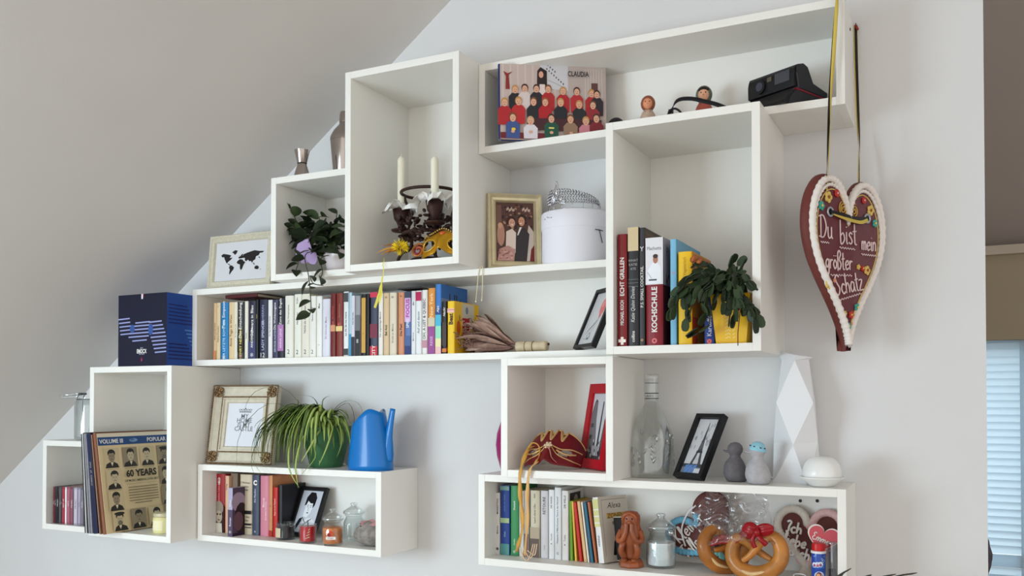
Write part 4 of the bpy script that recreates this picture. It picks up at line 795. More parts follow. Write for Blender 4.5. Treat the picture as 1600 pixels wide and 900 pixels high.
# clip top jar on the far left cube, partly behind the record box
t = thing('clip_top_jar', 'open clip top glass jar on the far left cube', 'jar', (-2.6985, -.15, TOP['A']+.0004))
prof = [(.040,0),(.046,.004),(.047,.012),(.047,.118),(.044,.130),(.039,.136),(.039,.144)]
MB().lathe(prof, 36).build('glass_body', glass_mat(lo=.15, hi=.95), t, True, auto=50); MB().shell([(.043,.006),(.043,.116),(.036,.14)], 30).build('inner_wall', glass_mat(lo=.05, hi=.5), t, True)
lid = MB().lathe([(0,-.004),(.034,-.004),(.039,0),(.040,.005),(.030,.009),(0,.010)], 32).build('lid', glass_mat(lo=.3, hi=.95), t, True, (-.083, -.004, .150), (0, R_(-6), 0))
WIRE = mat((120,120,124), .25, .9)
for s in (-1, 1):
    m = MB(); m.tube(crom([(-.046,s*.012,.08),(-.049,s*.012,.12),(-.044,s*.012,.148),(-.03,s*.012,.160)], 5), .0016, 6); m.tube(crom([(.046,s*.012,.06),(.05,s*.012,.11),(.043,s*.012,.146)], 5), .0016, 6); m.build('wire_clasp', WIRE, t, True)
MB().tube([(.040*math.cos(a),.040*math.sin(a),.139) for a in [2*math.pi*i/28 for i in range(28)]], .0016, 6, closed=True).build('wire_ring', WIRE, t, True)
MB().tube([(-.034,-.014,.158),(-.034,.014,.158)], .004, 8).build('hinge', WIRE, t, True)

# glass bottle with embossed belly
t = thing('glass_bottle', 'large clear embossed glass bottle with a narrow neck', 'bottle', (-.7105, -.0765, TOP['J']+.0004))
prof = [(.048,0),(.0535,.004),(.055,.014),(.0555,.06),(.0545,.09),(.049,.118),(.038,.148),(.026,.172),(.0185,.185),(.0165,.198),(.0165,.246),(.0178,.250),(.0178,.2585),(.0150,.2605)]
bg_ = glass_mat((.95,.95,.94), (.86,.87,.86), .10, .85)
bo = MB().lathe(prof[:-1]+[(.0168,.2605)], 48).build('bottle_body', bg_, t, True, auto=60)
for i in range(len(bo.data.polygons)-1, -1, -1): pass
m = MB()
for i in range(46):
    a = rnd.uniform(0, 2*math.pi); z = rnd.uniform(.035, .118); r = .0552 if z < .09 else .0552-(z-.09)*.22; mt = Matrix.Rotation(a, 3, 'Z') @ Matrix.Rotation(rnd.uniform(-.8,.8), 3, 'X')
    m.ell((r*math.cos(a), r*math.sin(a), z), (.0022,.0035,.009), 8, 6, mtx=mt)
m.build('embossed_leaves', glass_mat((.5,.5,.49), lo=.3, hi=.95), t, True)  # dark tint on the relief imitates the light and dark of refracting glass
MB().shell([(.050,.006),(.0515,.06),(.046,.112),(.03,.155),(.0145,.19),(.0145,.25)], 36).build('inner_wall', glass_mat(lo=.03, hi=.5), t, True)
for z in (.199, .2125, .2385):
    MB().tube([(.0172*math.cos(a), .0172*math.sin(a), z) for a in [2*math.pi*i/30 for i in range(30)]], .0011 if z < .23 else .0006, 6, closed=True).build('dark_ring', mat((60,60,62), .4), t, True)
for k, ch in enumerate('CLAUDI'):
    a = R_(-142+k*16); q = Pr(.0002); q.text(ch, 0, .2058, .0085, (90,90,92)); q.put(t, (.0172*math.cos(a), .0172*math.sin(a), 0), (0, 0, a+math.pi/2), name='neck_print')

# two bird figurines
def bird(label, x, y, z, k, body, cap, tail, beak_dir):
    t = thing('bird_figurine', label, 'figurine', (x, y, z+.0004), (0, 0, beak_dir), group='grey bird figurines'); m = MB()
    prof = [(.0,0),(.016,0),(.0195,.003),(.0225,.012),(.0228,.02),(.0205,.032),(.0165,.043),(.0122,.051),(.0108,.0545),(.0122,.058),(.0158,.064),(.0165,.070),(.0145,.077),(.009,.0825),(0,.0845)]
    prof = [(r*k, zz*k) for r, zz in prof]; m.lathe(prof, 28)
    for i, v in enumerate(m.v):       # breast forward, head set forward, small tail
        xx, yy, zz = v; f = zz/(.0845*k); xx = xx*(1.12 if f < .55 else 1)-(.004*k*math.sin(f*math.pi) if f < .6 else 0)
        if f > .6: xx -= .003*k
        m.v[i] = (xx, yy, zz)
    o = m.build('body', body, t, True)
    b = MB(); hz = .0655*k; b.tube(crom([(-.014*k,0,hz),(-.021*k,0,hz-.001*k),(-.0285*k,0,hz+.0015*k)], 4), [.0072*k,.0064*k,.0058*k,.0052*k,.0046*k,.004*k,.0034*k,.003*k,.0016*k], 10, flat=.55); b.build('beak', body, o, True)
    for s in (-1, 1): MB().ell((-.0135*k, s*.0108*k, .0715*k), (.0012*k,)*3, 8, 6).build('eye', mat((40,40,44), .4), o, True)
    e = MB(); e.tube([(.019*k,0,.016*k),(.028*k,0,.012*k)], [.007*k,.002*k], 8, flat=.6); e.build('tail', body, t, True)
    if cap:
        c = MB(); P = [(.0168*math.cos(th)*k+.0, .0845*k-(.0845-.0665)*k+.0185*math.sin(th)*k) for th in [i*math.pi/2/8 for i in range(9)]]; P[-1] = (0, P[-1][1]); c.lathe([(.0176*k,-.003*k)]+[(r_*1.03, z_-.0685*k) for r_, z_ in P], 28); cap_o = c.build('knitted_cap', mat((150,204,222), .8, noise=.2, nscale=500), o, True, (-.003*k,0,.0705*k), (0,R_(12),0))
        for a in (200, 240, 285, 320):
            MB().ell((.0168*k*math.cos(R_(a)), .0168*k*math.sin(R_(a)), .005*k), (.002*k,.002*k,.0013*k), 8, 5).build('cap_dot', mat((30,40,60), .6), t, True, (-.003*k,0,.0705*k), (0,R_(12),0))
    return t
bird('dark grey bird figurine, the rear one of the pair', -.4905, -.104, TOP['J'], 1.12, mat((104,100,104), .7, noise=.12, nscale=90), False, 0, R_(12))
bird('light grey bird figurine with a pale blue cap', -.4285, -.148, TOP['J'], 1.14, mat((176,174,178), .7, noise=.1, nscale=90), True, 0, R_(14))
# faceted white paper vase
t = thing('faceted_vase', 'tall white faceted paper vase beside the dome lantern', 'vase', (-.3600, -.056, TOP['J']+.0004)); zt = .3245
rings = [(0,.055,R_(6),4,.0),(.105,.052,R_(51),4,0),(.20,.053,R_(6),4,.0),(.30,.034,R_(51),4,0)]
lv = []; m = MB(); 
lv.append([(-.047,-.036,0),(.030,-.040,0),(.052,.036,0),(-.03,.045,0)])
lv.append([(-.0520,.004,.095),(.0015,-.052,.093),(.050,-.004,.100),(.004,.050,.1)])
lv.append([(-.038,-.038,.196),(.0445,-.036,.1945),(.038,.040,.2),(-.040,.040,.2)])
lv.append([(-.034,.012,.300),(.0035,-.036,.2995),(.030,.0,.300),(-.002,.036,.305)])
top = [(-.039,-.012,.3245),(.0085,-.036,.2995+.0105),(.040,-.008,.3065),(-.005,.034,.314)]
vs = [p for L in lv for p in L]+top; fs = [(3,2,1,0)]
def sidefaces(a, b, sh):
    for i in range(4):
        j = (i+1) % 4
        if sh: fs.append((a+i, b+j, b+i)); fs.append((a+i, a+j, b+j))
        else: fs.append((a+i, a+j, b+i)); fs.append((a+j, b+j, b+i))
sidefaces(0, 4, True); sidefaces(4, 8, False); sidefaces(8, 12, True)
for i in range(4):
    j = (i+1) % 4; fs.append((12+i, 12+j, 16+j, 16+i))
m.add(vs, fs); m.v = [(x, y, z*.968) for x, y, z in m.v]; m.build('vase_body', mat((232,233,236), .55), t, solid=.0015)
# dome tealight lantern
t = thing('dome_lantern', 'white round porcelain dome on a saucer at the shelf end', 'lantern', (-.2905, -.137, TOP['J']+.0004))
POR = mat((238,238,236), .35, coat=.3, noise=.02, nscale=20)
MB().lathe([(.024,0),(.028,.002),(.038,.011),(.0495,.0185),(.051,.0205),(.0495,.022),(.036,.0165),(0,.0155)], 48).build('saucer', POR, t, True)
MB().lathe([(.0415,.0165),(.0428,.025),(.0425,.036),(.038,.050),(.030,.0605),(.018,.067),(.0125,.0675),(.0115,.0655)], 48).build('dome', POR, t, True)
# round hat box and tiara
cx, cy = -.9085, -.099; t = thing('hat_box', 'round white hat box with lid carrying the tiara', 'box', (cx, cy, TOP['D']+.0004)); r = .0905
HB = mat((232,230,238), .5)
MB().lathe([(r-.002,0),(r-.0015,.002),(r-.0015,.0965),(0,.0965)], 64).build('box_body', HB, t, True, auto=50); MB().lathe([(r,.0935),(r+.0006,.096),(r+.0006,.1345),(r-.002,.137),(0,.1375)], 64).build('lid', HB, t, True, auto=50)
m = MB(); a0 = R_(-28); P = [((r+.001)*math.cos(a0+d), (r+.001)*math.sin(a0+d), z) for d, z in ((-.12,.084),(.02,.084),(.14,.052))]; m.tube([P[0],P[1]], .0011, 6); m.tube([P[1],P[2]], .0011, 6); m.tube([P[1],((r+.001)*math.cos(a0+.16),(r+.001)*math.sin(a0+.16),.083)], .0011, 6); m.build('cord', mat((60,54,62), .6), t, True)
q = MB()
for k, (a, z) in enumerate(((-128,.118),(-121,.121),(-117,.119),(-111,.118))): q.ell(((r+.0008)*math.cos(R_(a)), (r+.0008)*math.sin(R_(a)), z), (.003,.001,.0016), 8, 5, mtx=Matrix.Rotation(R_(a+90), 3, 'Z'))
q.build('rhinestones', mat((176,176,182), .2, .6), t, True)
SIL = mat((206,206,212), .12, .95); t = thing('tiara', 'silver rhinestone tiara on the round hat box', 'tiara', (cx-.004, cy, TOP['D']+.1385)); tr = .066
def tp(a, z, rr=0): return ((tr+rr+z*.12)*math.cos(R_(a)), (tr+rr+z*.12)*math.sin(R_(a)), z+.002)
A0, A1 = -168, 14
def th_(a):                                         # height of the crest, highest at front left
    return .030+.022*min(1, (a-A0)/40) if a < -110 else .052-.034*((a+110)/124)**1.6
for zz in (.002, .016): MB().tube([tp(a, zz) for a in range(A0, A1+1, 5)], .0013, 6).build('band', SIL, t, True)
bd = MB()
for a in range(A0+4, A1-2, 6):
    hmax = th_(a); z = .021; k = 0
    while z < hmax:
        c = tp(a+(3 if k % 2 else 0), z); bd.ell(c, (.0026,.0026,.0028), 8, 5); z += .0068; k += 1
o = bd.build('rhinestones', mat((196,196,202), .12, 1.0), t, True); o['kind'] = 'stuff'
st = MB()
for a in range(A0+1, A1-4, 6): st.tube([tp(a+3*((k_) % 2), .016+(th_(a)-.014)*k_/6, -.0015) for k_ in range(7)], .0012, 5)
st.build('dark_gap_wires', mat((92,86,86), .35, .7), t, True)  # dark wires added to imitate shade in the gaps between the stones
lf = MB()
for (da, dz, s, tilt) in ((0,.043,1.35,0),(-8,.022,.9,.5),(8,.022,.9,-.5),(-15,.014,.7,.9),(15,.014,.7,-.9)):
    a = -107+da; c = Vector(tp(a, dz+.008, .002)); mt = Matrix.Rotation(R_(a+90), 3, 'Z') @ Matrix.Rotation(tilt, 3, 'Y'); P = [mt @ Vector((.0062*s*math.sin(x)*1.0, 0, .0165*s*math.cos(x))) for x in [2*math.pi*i/16 for i in range(16)]]; lf.tube([c+p for p in P], .0011, 6, closed=True); lf.ell(c, (.003*s,.0016,.010*s), 8, 6, mtx=mt)
lf.build('leaf_ornament', SIL, t, True)
legs = MB()
for a in range(A0, A1, 24): legs.tube([tp(a, -.0015), tp(a, .018)], .0009, 6)
legs.build('wire_posts', SIL, t, True)
for a in (A0, A1): MB().tube([tp(a,.0), tp(a,.018)], .0016, 6).build('comb_end', SIL, t, True)

# jigger and shaker on the plant cube
STEEL = mat((176,166,160), .18, .95); p = at(472.5, 262, -.13)
p = at(472, 262, -.21); t = thing('jigger', 'small steel double jigger on the plant cube', 'jigger', (p.x, -.21, TOP['E']+.0004)); MB().lathe([(.0235,0),(.0238,.002),(.0135,.036),(.0125,.039)], 32).build('large_cup', STEEL, t, True, auto=50); MB().lathe([(.0125,.039),(.0140,.042),(.0225,.078),(.0215,.078),(.0125,.044)], 32).build('small_cup', STEEL, t, True, auto=50)
MB().tube([(.0134*math.cos(a), .0134*math.sin(a), .0395) for a in [2*math.pi*i/24 for i in range(24)]], .0012, 6, closed=True).build('waist_ring', mat((60,54,52), .4, .5), t, True)
t = thing('cocktail_shaker', 'steel cocktail shaker half hidden behind the candle shelf', 'shaker', (-1.6555, -.10, TOP['E']+.0004))
MB().lathe([(.030,0),(.032,.003),(.040,.09),(.0425,.118),(.0428,.124)], 40).build('tumbler', STEEL, t, True, auto=50); MB().lathe([(.0432,.1245),(.0435,.132),(.041,.140),(.033,.155),(.022,.168),(.0165,.174),(.0155,.18)], 40).build('strainer_top', STEEL, t, True, auto=50); MB().lathe([(.0165,.1802),(.0168,.184),(.0150,.205),(.013,.212),(0,.214)], 32).build('cap', STEEL, t, True, auto=50)

# blue watering can
t = thing('watering_can', 'bright blue plastic watering can on the low shelf', 'watering can', (-1.5355, -.132, TOP['C']+.0004), (0, 0, R_(0)))
BLUE = mat((0,112,190), .3, coat=.2); m = MB(); n = 40; vs = []; fs = []
def can_top(xn): return .150+.030*math.sin(math.pi/2*(xn+.25)/1.1)-.016*max(0, xn-.35)**1.5*2
lev = 12
for k in range(lev+1):
    f = k/lev
    for i in range(n):
        a = 2*math.pi*i/n; ca, sa = math.cos(a), math.sin(a); zt_ = can_top(ca); z = .0+zt_*f
        rx = .0735-.0275*(z/.178)**1.1-(.0035*(1-f)**8); ry = .050-.012*(z/.178); vs.append((rx*ca-.004*(z/.17), ry*sa, z))
for k in range(lev):
    for i in range(n):
        j = (i+1) % n; fs.append((k*n+i, k*n+j, (k+1)*n+j, (k+1)*n+i))
fs.append(tuple(range(n-1, -1, -1))); fs.append(tuple(lev*n+i for i in range(n))); m.add(vs, fs); m.build('can_body', BLUE, t, True, solid=.002)
m = MB(); m.tube(crom([(.050,0,.030),(.058,0,.075),(.0645,0,.115),(.0760,0,.176)], 6), [.026,.0255,.025,.024,.022,.020,.018,.0165,.015,.0135,.0125,.0118,.011,.0105,.010,.0095,.009,.0088,.0085], 16, flat=.62); m.build('spout', BLUE, t, True)
m = MB(); m.tube(crom([(.012,-.0465,.10),(.016,-.049,.070),(.013,-.0525,.030)], 5), [.001,.002,.003,.0034,.0036,.0036,.0034,.003,.002,.0016,.001], 8); None
for k, (u, v, s) in enumerate(((521, 729, 1), (536, 727, .9))):
    p = gp(u, v+1, TOP['C']); b = MB(); b.ell((0,0,0), (.0105*s,.008*s,.0052*s), 14, 8); o = b.build('pebble', mat((226,222,214), .6, noise=.12, nscale=120), None, True, (p.x, p.y, TOP['C']+.0054*s), (0, 0, .4*k)); tag(o, ('larger white pebble' if k == 0 else 'smaller white pebble')+' beside the watering can', 'pebble', 'white pebbles by the plant')

# rough stone with a pink slice on top
t = thing('decorative_stone', 'rough grey stone with a pink mineral slice at the low shelf end', 'stone', (-1.5345, -.126, FLOOR['C']+.0004)); m = MB(); m.ell((0,0,.034), (.054,.046,.036), 40, 26)
from mathutils import noise as _n
for i, v in enumerate(m.v):
    p = Vector(v); k = 1+.10*_n.noise(p*28)+.05*_n.noise(p*90); d = Vector((p.x, p.y, p.z-.034)); p = d*k; m.v[i] = (p.x, p.y, max(0, p.z+.034))
m.build('stone', mat((150,142,136), .85, noise=.35, nscale=70, bump=.8, bscale=160), t, True)
m = MB(); P = []
for i in range(26):
    a = 2*math.pi*i/26; r = .026*(1+.16*math.sin(a*5)+.09*math.sin(a*8+1)); P.append((r*1.15*math.cos(a), r*.62*math.sin(a)))
m.vprism(P, 0, .004); m.build('pink_slice', mat((206,150,150), .4, noise=.25, nscale=80), t, False, (.002, -.012, .0645), (R_(22), 0, R_(8)))
m = MB(); m.vprism([(x*1.05, y*1.06) for x, y in P], 0, .002); m.build('slice_rim', mat((60,44,42), .6), t, False, (.002, -.012, .0622), (R_(22), 0, R_(8)))

# magenta vase, only its edge shows beside the mask cube
MAGX = at(777.5, 705, -.104).x+.038
t = thing('magenta_vase', 'magenta vase almost hidden beside the mask cube', 'vase', (MAGX, -.104, TOP['J']+.0004))
MB().lathe([(.022,0),(.024,.003),(.036,.045),(.039,.075),(.036,.105),(.026,.135),(.018,.15),(.021,.16),(.018,.16),(.015,.15)], 40).build('vase_body', mat((150,20,96), .3, coat=.4), t, True)

# ================================================================== candle ring with napkins
t = thing('candle_ring', 'dark iron candle ring with white candles and napkins', 'candle holder', (-1.327, -.147, FLOOR['F']+.0004))
IRON = mat((58,34,28), .55, .2, noise=.3, nscale=80); R0 = .088; cups = [(188,0),(310,0),(40,0),(110,0)]
for rr, zz, rad in ((.074,.092,.0055),(.080,.208,.0045),(.05,.02,.004)):
    MB().tube([(rr*math.cos(a), rr*math.sin(a), zz) for a in [2*math.pi*i/36 for i in range(36)]], rad, 8, closed=True).build('hoop', IRON, t, True)
for a, _ in cups:
    c, s = math.cos(R_(a)), math.sin(R_(a)); f = lambda r, z: (r*c, r*s, z)
    m = MB(); m.tube(crom([f(.045,.004),f(.085,.002),f(.098,.022),f(.085,.045),f(.062,.055),f(.056,.085),f(.078,.110),f(.09,.135)], 5), .0048, 8); m.tube(crom([f(.062,.055),f(.075,.075),f(.068,.09),f(.058,.08)], 4), .0035, 8); m.tube(crom([f(.074,.092),f(.060,.14),f(.080,.208)], 5), .0036, 8); m.build('scroll_arm', IRON, t, True)
    MB().lathe([(.0,.104),(.026,.106),(.029,.110),(.026,.112),(0,.112)], 20, (R0*c,R0*s)).build('drip_plate', IRON, t, True)
    MB().lathe([(.009,.112),(.011,.128),(.021,.142),(.025,.168),(.022,.168),(.017,.146),(0,.142)], 16, (R0*c,R0*s)).build('candle_cup', IRON, t, True)
    if a in (188, 310):
        n = MB(); N = 28; vs = []; fs = []; sd = rnd.uniform(0, 6)
        for k, (rr, zz) in enumerate(((.0125,.184),(.021,.170),(.032,.172),(.042,.178),(.048,.172))):
            for i in range(N):
                an = 2*math.pi*i/N; w = 1+(.28*math.sin(an*4+sd)+.14*math.sin(an*7+2*sd))*k/4; dz = .010*math.sin(an*5+sd)*k/4+.006*math.sin(an*9)*k/4
                vs.append((R0*c+rr*w*math.cos(an), R0*s+rr*w*math.sin(an), zz+dz-(.010*(k == 4)*(math.sin(an*3+sd) > 0))))
        for k in range(4):
            for i in range(N): fs.append((k*N+i, k*N+(i+1) % N, (k+1)*N+(i+1) % N, (k+1)*N+i))
        n.add(vs, fs); n.build('paper_napkin', mat((236,234,230), .85), t, False, solid=.0008)
        cz = 0 if a == 188 else -.030; MB().lathe([(.0105,.150),(.0108,.306+cz),(.009,.312+cz),(.004,.318+cz),(0,.320+cz)], 20, (R0*c,R0*s)).build('candle', mat((240,234,214), .5, sss=.2), t, True, auto=50)
        cdl = [x for x in t.children if x.name.startswith('candle') and 'cup' not in x.name][-1]; MB().tube([(R0*c,R0*s,.317+cz),(R0*c+.001,R0*s,.327+cz)], .001, 5).build('wick', mat((230,224,206), .9), cdl)
    else:
        n = MB(); N = 20; vs = []; fs = []
        for k, (rr, zz) in enumerate(((.010,.165),(.020,.175),(.030,.190),(.027,.212),(.018,.225))):
            for i in range(N):
                an = 2*math.pi*i/N; w = 1+.25*math.sin(an*4+a)*k/4; vs.append((R0*c+rr*w*math.cos(an), R0*s+rr*w*math.sin(an), zz+.012*math.sin(an*3+a)*k/4))
        for k in range(4):
            for i in range(N): fs.append((k*N+i, k*N+(i+1) % N, (k+1)*N+(i+1) % N, (k+1)*N+i))
        n.add(vs, fs); n.build('paper_napkin', mat((236,234,230), .85), t, False, solid=.0008)
lf = MB()
for i in range(150):
    a = rnd.uniform(0, 2*math.pi); r = .074+rnd.uniform(-.016,.014); z = rnd.uniform(.062,.150); mt = Euler((rnd.uniform(-1,1),rnd.uniform(-1,1),rnd.uniform(0,6))).to_matrix(); lf.ell((r*math.cos(a), r*math.sin(a), z), (.011,.0035,.005), 6, 4, mtx=mt)
o = lf.build('iron_foliage', IRON, t, True); o['kind'] = 'stuff'

# ================================================================== carnival masks
def mask(t, w, h, dep, material, topf, botf, nu=48, nv=22, eye=(.46,-.08,.24,.34), name='mask_shell', nose=True):
    m = MB(); vs = []; fs = []
    for j in range(nv+1):
        for i in range(nu+1):
            u = -1+2*i/nu; v = j/nv; a = u*1.25; z = botf(u)+(topf(u)-botf(u))*v
            y = -dep*(math.cos(a)-math.cos(1.25))/(1-math.cos(1.25)); 
            if nose: y -= .022*math.exp(-(u/.13)**2)*(1-v)**1.2
            y += .012*(v-.5)**2*2
            vs.append((w/2*math.sin(a)/math.sin(1.25), y, z*h))
    for j in range(nv):
        for i in range(nu):
            u = -1+2*(i+.5)/nu; v = (j+.5)/nv
            if min(((abs(u)-eye[0])/eye[2])**2+((v-.5-eye[1]-.12*(abs(u)-eye[0]))/eye[3])**2, 9) < 1: continue
            k = j*(nu+1)+i; fs.append((k, k+1, k+nu+2, k+nu+1))
    m.add(vs, fs); return m.build(name, material, t, True, solid=.002)
GOLDM = mat((214,158,36), .28, .55, noise=.12, nscale=60)
p = at(692, 404, -.235); t = thing('gold_mask', 'gold carnival half mask with yellow feathers in front of the candles', 'mask', (-1.2445, -.205, FLOOR['F']+.002), (R_(-22), 0, R_(12)))
mask(t, .138, .078, .045, GOLDM, lambda u: .92-.30*u*u+.05*math.cos(u*9), lambda u: .02+.12*u*u+.10*math.exp(-(u/.25)**2), eye=(.48,-.05,.27,.27))
for s in (-1, 1):
    m = MB(); E = []; 
    for i in range(24):
        an = 2*math.pi*i/24; u = s*(.48+.29*math.cos(an)); v = .5-.05+.29*math.sin(an)+.12*(abs(u)-.48); a = u*1.25; tz = .92-.30*u*u+.05*math.cos(u*9); bz = .02+.12*u*u+.10*math.exp(-(u/.25)**2)
        E.append((.069*math.sin(a)/math.sin(1.25), -.045*(math.cos(a)-math.cos(1.25))/(1-math.cos(1.25))-.002, (bz+(tz-bz)*v)*.078))
    m.tube(E, .0017, 6, closed=True); m.build('eye_trim', mat((236,190,70), .3, .5), t, True)
m = MB()
for i in range(30):
    u = -1+2*i/29; a = u*1.25; m.ell((.069*math.sin(a)/math.sin(1.25), -.045*(math.cos(a)-math.cos(1.25))/(1-math.cos(1.25))-.002, (.93-.30*u*u+.05*math.cos(u*9))*.078), (.0026,.0026,.0026), 8, 5)
m.build('braid', mat((206,170,96), .4, .4), t, True)
m = MB(); m.ell((0,-.049,.062), (.008,.003,.005), 12, 8); m.build('jewel', mat((206,84,30), .2, coat=.6), t, True)
for k, rr in enumerate((.010,.016)):
    MB().tube([(-.075+.0*k+rr*1.3*math.cos(a)*(1-a/14), -.016, .030+rr*1.5*math.sin(a)*(1-a/14)) for a in [i*.35 for i in range(26)]], .0026, 6).build('scroll', mat((196,120,50), .4, .3) if k else mat((140,40,50), .5), t, True)
fm = MB(); 
for i in range(170):
    d = Vector((rnd.gauss(0,1), rnd.gauss(0,1), rnd.gauss(0,1))).normalized(); L = rnd.uniform(.018,.027); b = d*.004; e = d*L; sd = d.orthogonal().normalized(); fm.strip([b, (b+e)/2+sd*.002, e], [.001,.0032,.0008], d.cross(sd))
o = fm.build('feather_pompom', mat((244,214,40), .8), t, False, (-.118, -.038, .030)); o['kind'] = 'stuff'
for (ex, ez, c) in ((-.170,.0,(196,130,40)),(-.168,.034,(150,96,50)),(-.185,.012,(206,150,60)),(-.155,-.002,(176,110,40))):
    f = MB(); P = crom([(-.112,-.035,.02),((-.112+ex)/2,-.042,(.02+ez)/2+.008),(ex,-.040,max(ez,.008))], 5); f.strip(P, [.003,.006,.009,.011,.012,.012,.011,.009,.006,.004,.001], Vector((0,.5,1)), fold=.15); f.build('feather', mat(c, .7), t)
# yellow ribbon hanging from the gold mask over the shelf edge
t = thing('yellow_ribbon', 'thin yellow ribbon hanging from the candle shelf over the books', 'ribbon', at(600, 405, -.27))
o0 = at(600, 405, -.27); RIBY = mat((226,214,96), .6)
P = [at(600,404.5,-.262)+Vector((0,0,.003)), at(600,408,-.2965), at(598,414,-.3005), at(599.5,421,-.302), at(597,440,-.292), at(594,455,-.281), at(590,468,-.272), at(585.5,481,-.265)]
m = MB(); m.strip([p-o0 for p in crom(P, 5)], [.0022]*22+[.0075,.009,.0085,.009,.0075,.0085,.008,.0085,.0075,.008,.007,.007,.0065,.006], Vector((1,.3,0)), fold=.1); m.build('ribbon_strip', RIBY, t, solid=.0004)
P = [at(597,432,-.298), at(595,447,-.288), at(596,458,-.28), at(592,474,-.27)]; m = MB(); m.strip([p-o0 for p in crom(P, 5)], .006, Vector((1,-.4,0)), fold=.2); m.build('ribbon_tail', RIBY, t, solid=.0004)

REDM = mat((110,10,22), .45, noise=.15, nscale=120)
t = thing('red_mask', 'dark red carnival mask with gold braid in the small cube', 'mask', (-.9455, -.172, FLOOR['I']+.006), (R_(-42), 0, R_(4))); t.scale = (.90, .90, .90)
def rtop(u): 
    return .98-.34*abs(u)**2.2-.12*math.exp(-((u+.28)/.055)**2)-.12*math.exp(-((u-.28)/.055)**2)-.16*math.exp(-(u/.05)**2)
rbot = lambda u: .02-.30*(1-u*u)
mask(t, .172, .098, .052, REDM, rtop, rbot, 64, 24, eye=(.44,-.14,.20,.10))
GB = mat((206,166,110), .4, .35)
def rp(u, v, off=.0025):
    a = u*1.25; tz, bz = rtop(u), rbot(u); y = -.052*(math.cos(a)-math.cos(1.25))/(1-math.cos(1.25))-.022*math.exp(-(u/.13)**2)*(1-v)**1.2+.024*(v-.5)**2
    return (.086*math.sin(a)/math.sin(1.25), y-off, (bz+(tz-bz)*v)*.098)
m = MB(); m.tube([rp(-1+2*i/90, 1, .0015) for i in range(91)], .0022, 6); m.build('braid', GB, t, True)
for c in (-.28, 0, .28):
    m = MB(); m.tube(crom([rp(c-.09,1), rp(c-.06,.86), rp(c,.74), rp(c+.06,.86), rp(c+.09,1)], 5), .0026, 6); m.tube(crom([rp(c-.04,.97), rp(c-.02,.86), rp(c,.8), rp(c+.03,.9)], 4), .0022, 6); m.build('braid_loop', GB, t, True)
for s in (-1, 1):
    m = MB(); m.tube(crom([rp(s*.05,.5), rp(s*.3,.46), rp(s*.6,.5), rp(s*.95,.62)], 6), .0022, 6); m.tube(crom([rp(s*.05,.48), rp(s*.25,.28), rp(s*.6,.16), rp(s*.97,.1)], 6), .0018, 6); m.tube(crom([rp(s*.2,.38), rp(s*.45,.30), rp(s*.75,.40)], 6), .0028, 6); m.build('braid_line', GB, t, True)
m = MB(); m.ell(rp(0,.5,.004), (.007,.004,.007), 14, 8); 
for k in range(6): m.ell(Vector(rp(0,.5,.004))+Vector((.009*math.cos(k*1.05),0,.009*math.sin(k*1.05))), (.004,.0025,.004), 8, 6)
m.build('rosette', mat((224,200,170), .3, .3), t, True)
m = MB(); m.tube(crom([rp(0,.42,.004),rp(.08,.3,.006),rp(.16,.12,.006),rp(.3,.03,.006)], 5), [.006,.0062,.0064,.0064,.006,.0058,.0055,.005,.0045,.004,.0036,.0032,.003,.0026,.002,.001], 8, flat=.35); m.build('satin_tail', mat((176,120,106), .4), t, True)
# two gold ribbons hanging from the red mask in front of the books
RIBG = mat((214,160,74), .4, noise=.1, nscale=40); o0 = at(820, 690, -.2)
t = thing('gold_ribbons', 'pair of long gold satin ribbons hanging from the red mask', 'ribbon', o0)
def ribbon(pts, w, material, name, side=Vector((1,.2,0)), parent=None, org=None):
    P = crom(pts, 6); m = MB(); n = len(P); m.strip([p-org for p in P], [w*(.8+.2*math.sin(i*.7)) for i in range(n)], [Vector((math.cos(.35*math.sin(i*.25)), math.sin(.5*math.sin(i*.25)), 0)) for i in range(n)], fold=.08); return m.build(name, material, parent, True, solid=.0005)
ribbon([at(835,697,-.175), at(826,700,-.195), at(818,718,-.225), at(813.5,733,-.246), at(812,745,-.2485), at(813,775,-.2480), at(815.5,800,-.246), at(815.5,828,-.244), at(810,850,-.235), at(807.5,862,-.205)], .0125, RIBG, 'ribbon_strip', parent=t, org=o0)
ribbon([at(838,700,-.175), at(842,712,-.195), at(838,722,-.222), at(829,731,-.246), at(825.5,745,-.2485), at(824,775,-.2480), at(824.5,800,-.246), at(822,838,-.242), at(819,868,-.215)], .0105, mat((222,176,112), .4), 'ribbon_strip', parent=t, org=o0)
m = MB(); m.tube([p-o0 for p in crom([at(826,700,-.2), at(833,692,-.205), at(842,697,-.205), at(843,712,-.205), at(838,722,-.222)], 6)], .0042, 8, flat=.4); m.build('ribbon_loop', RIBG, t, True)
for k in range(3):
    m = MB(); m.tube([p-o0 for p in crom([at(812+6*k,852+4*k,-.228), at(818+7*k,872-3*k,-.215), at(826+5*k,874-4*k,-.212), at(833+3*k,850,-.222)], 5)], .0014, 6); m.build('frayed_end', mat((226,200,170), .5), t, True)

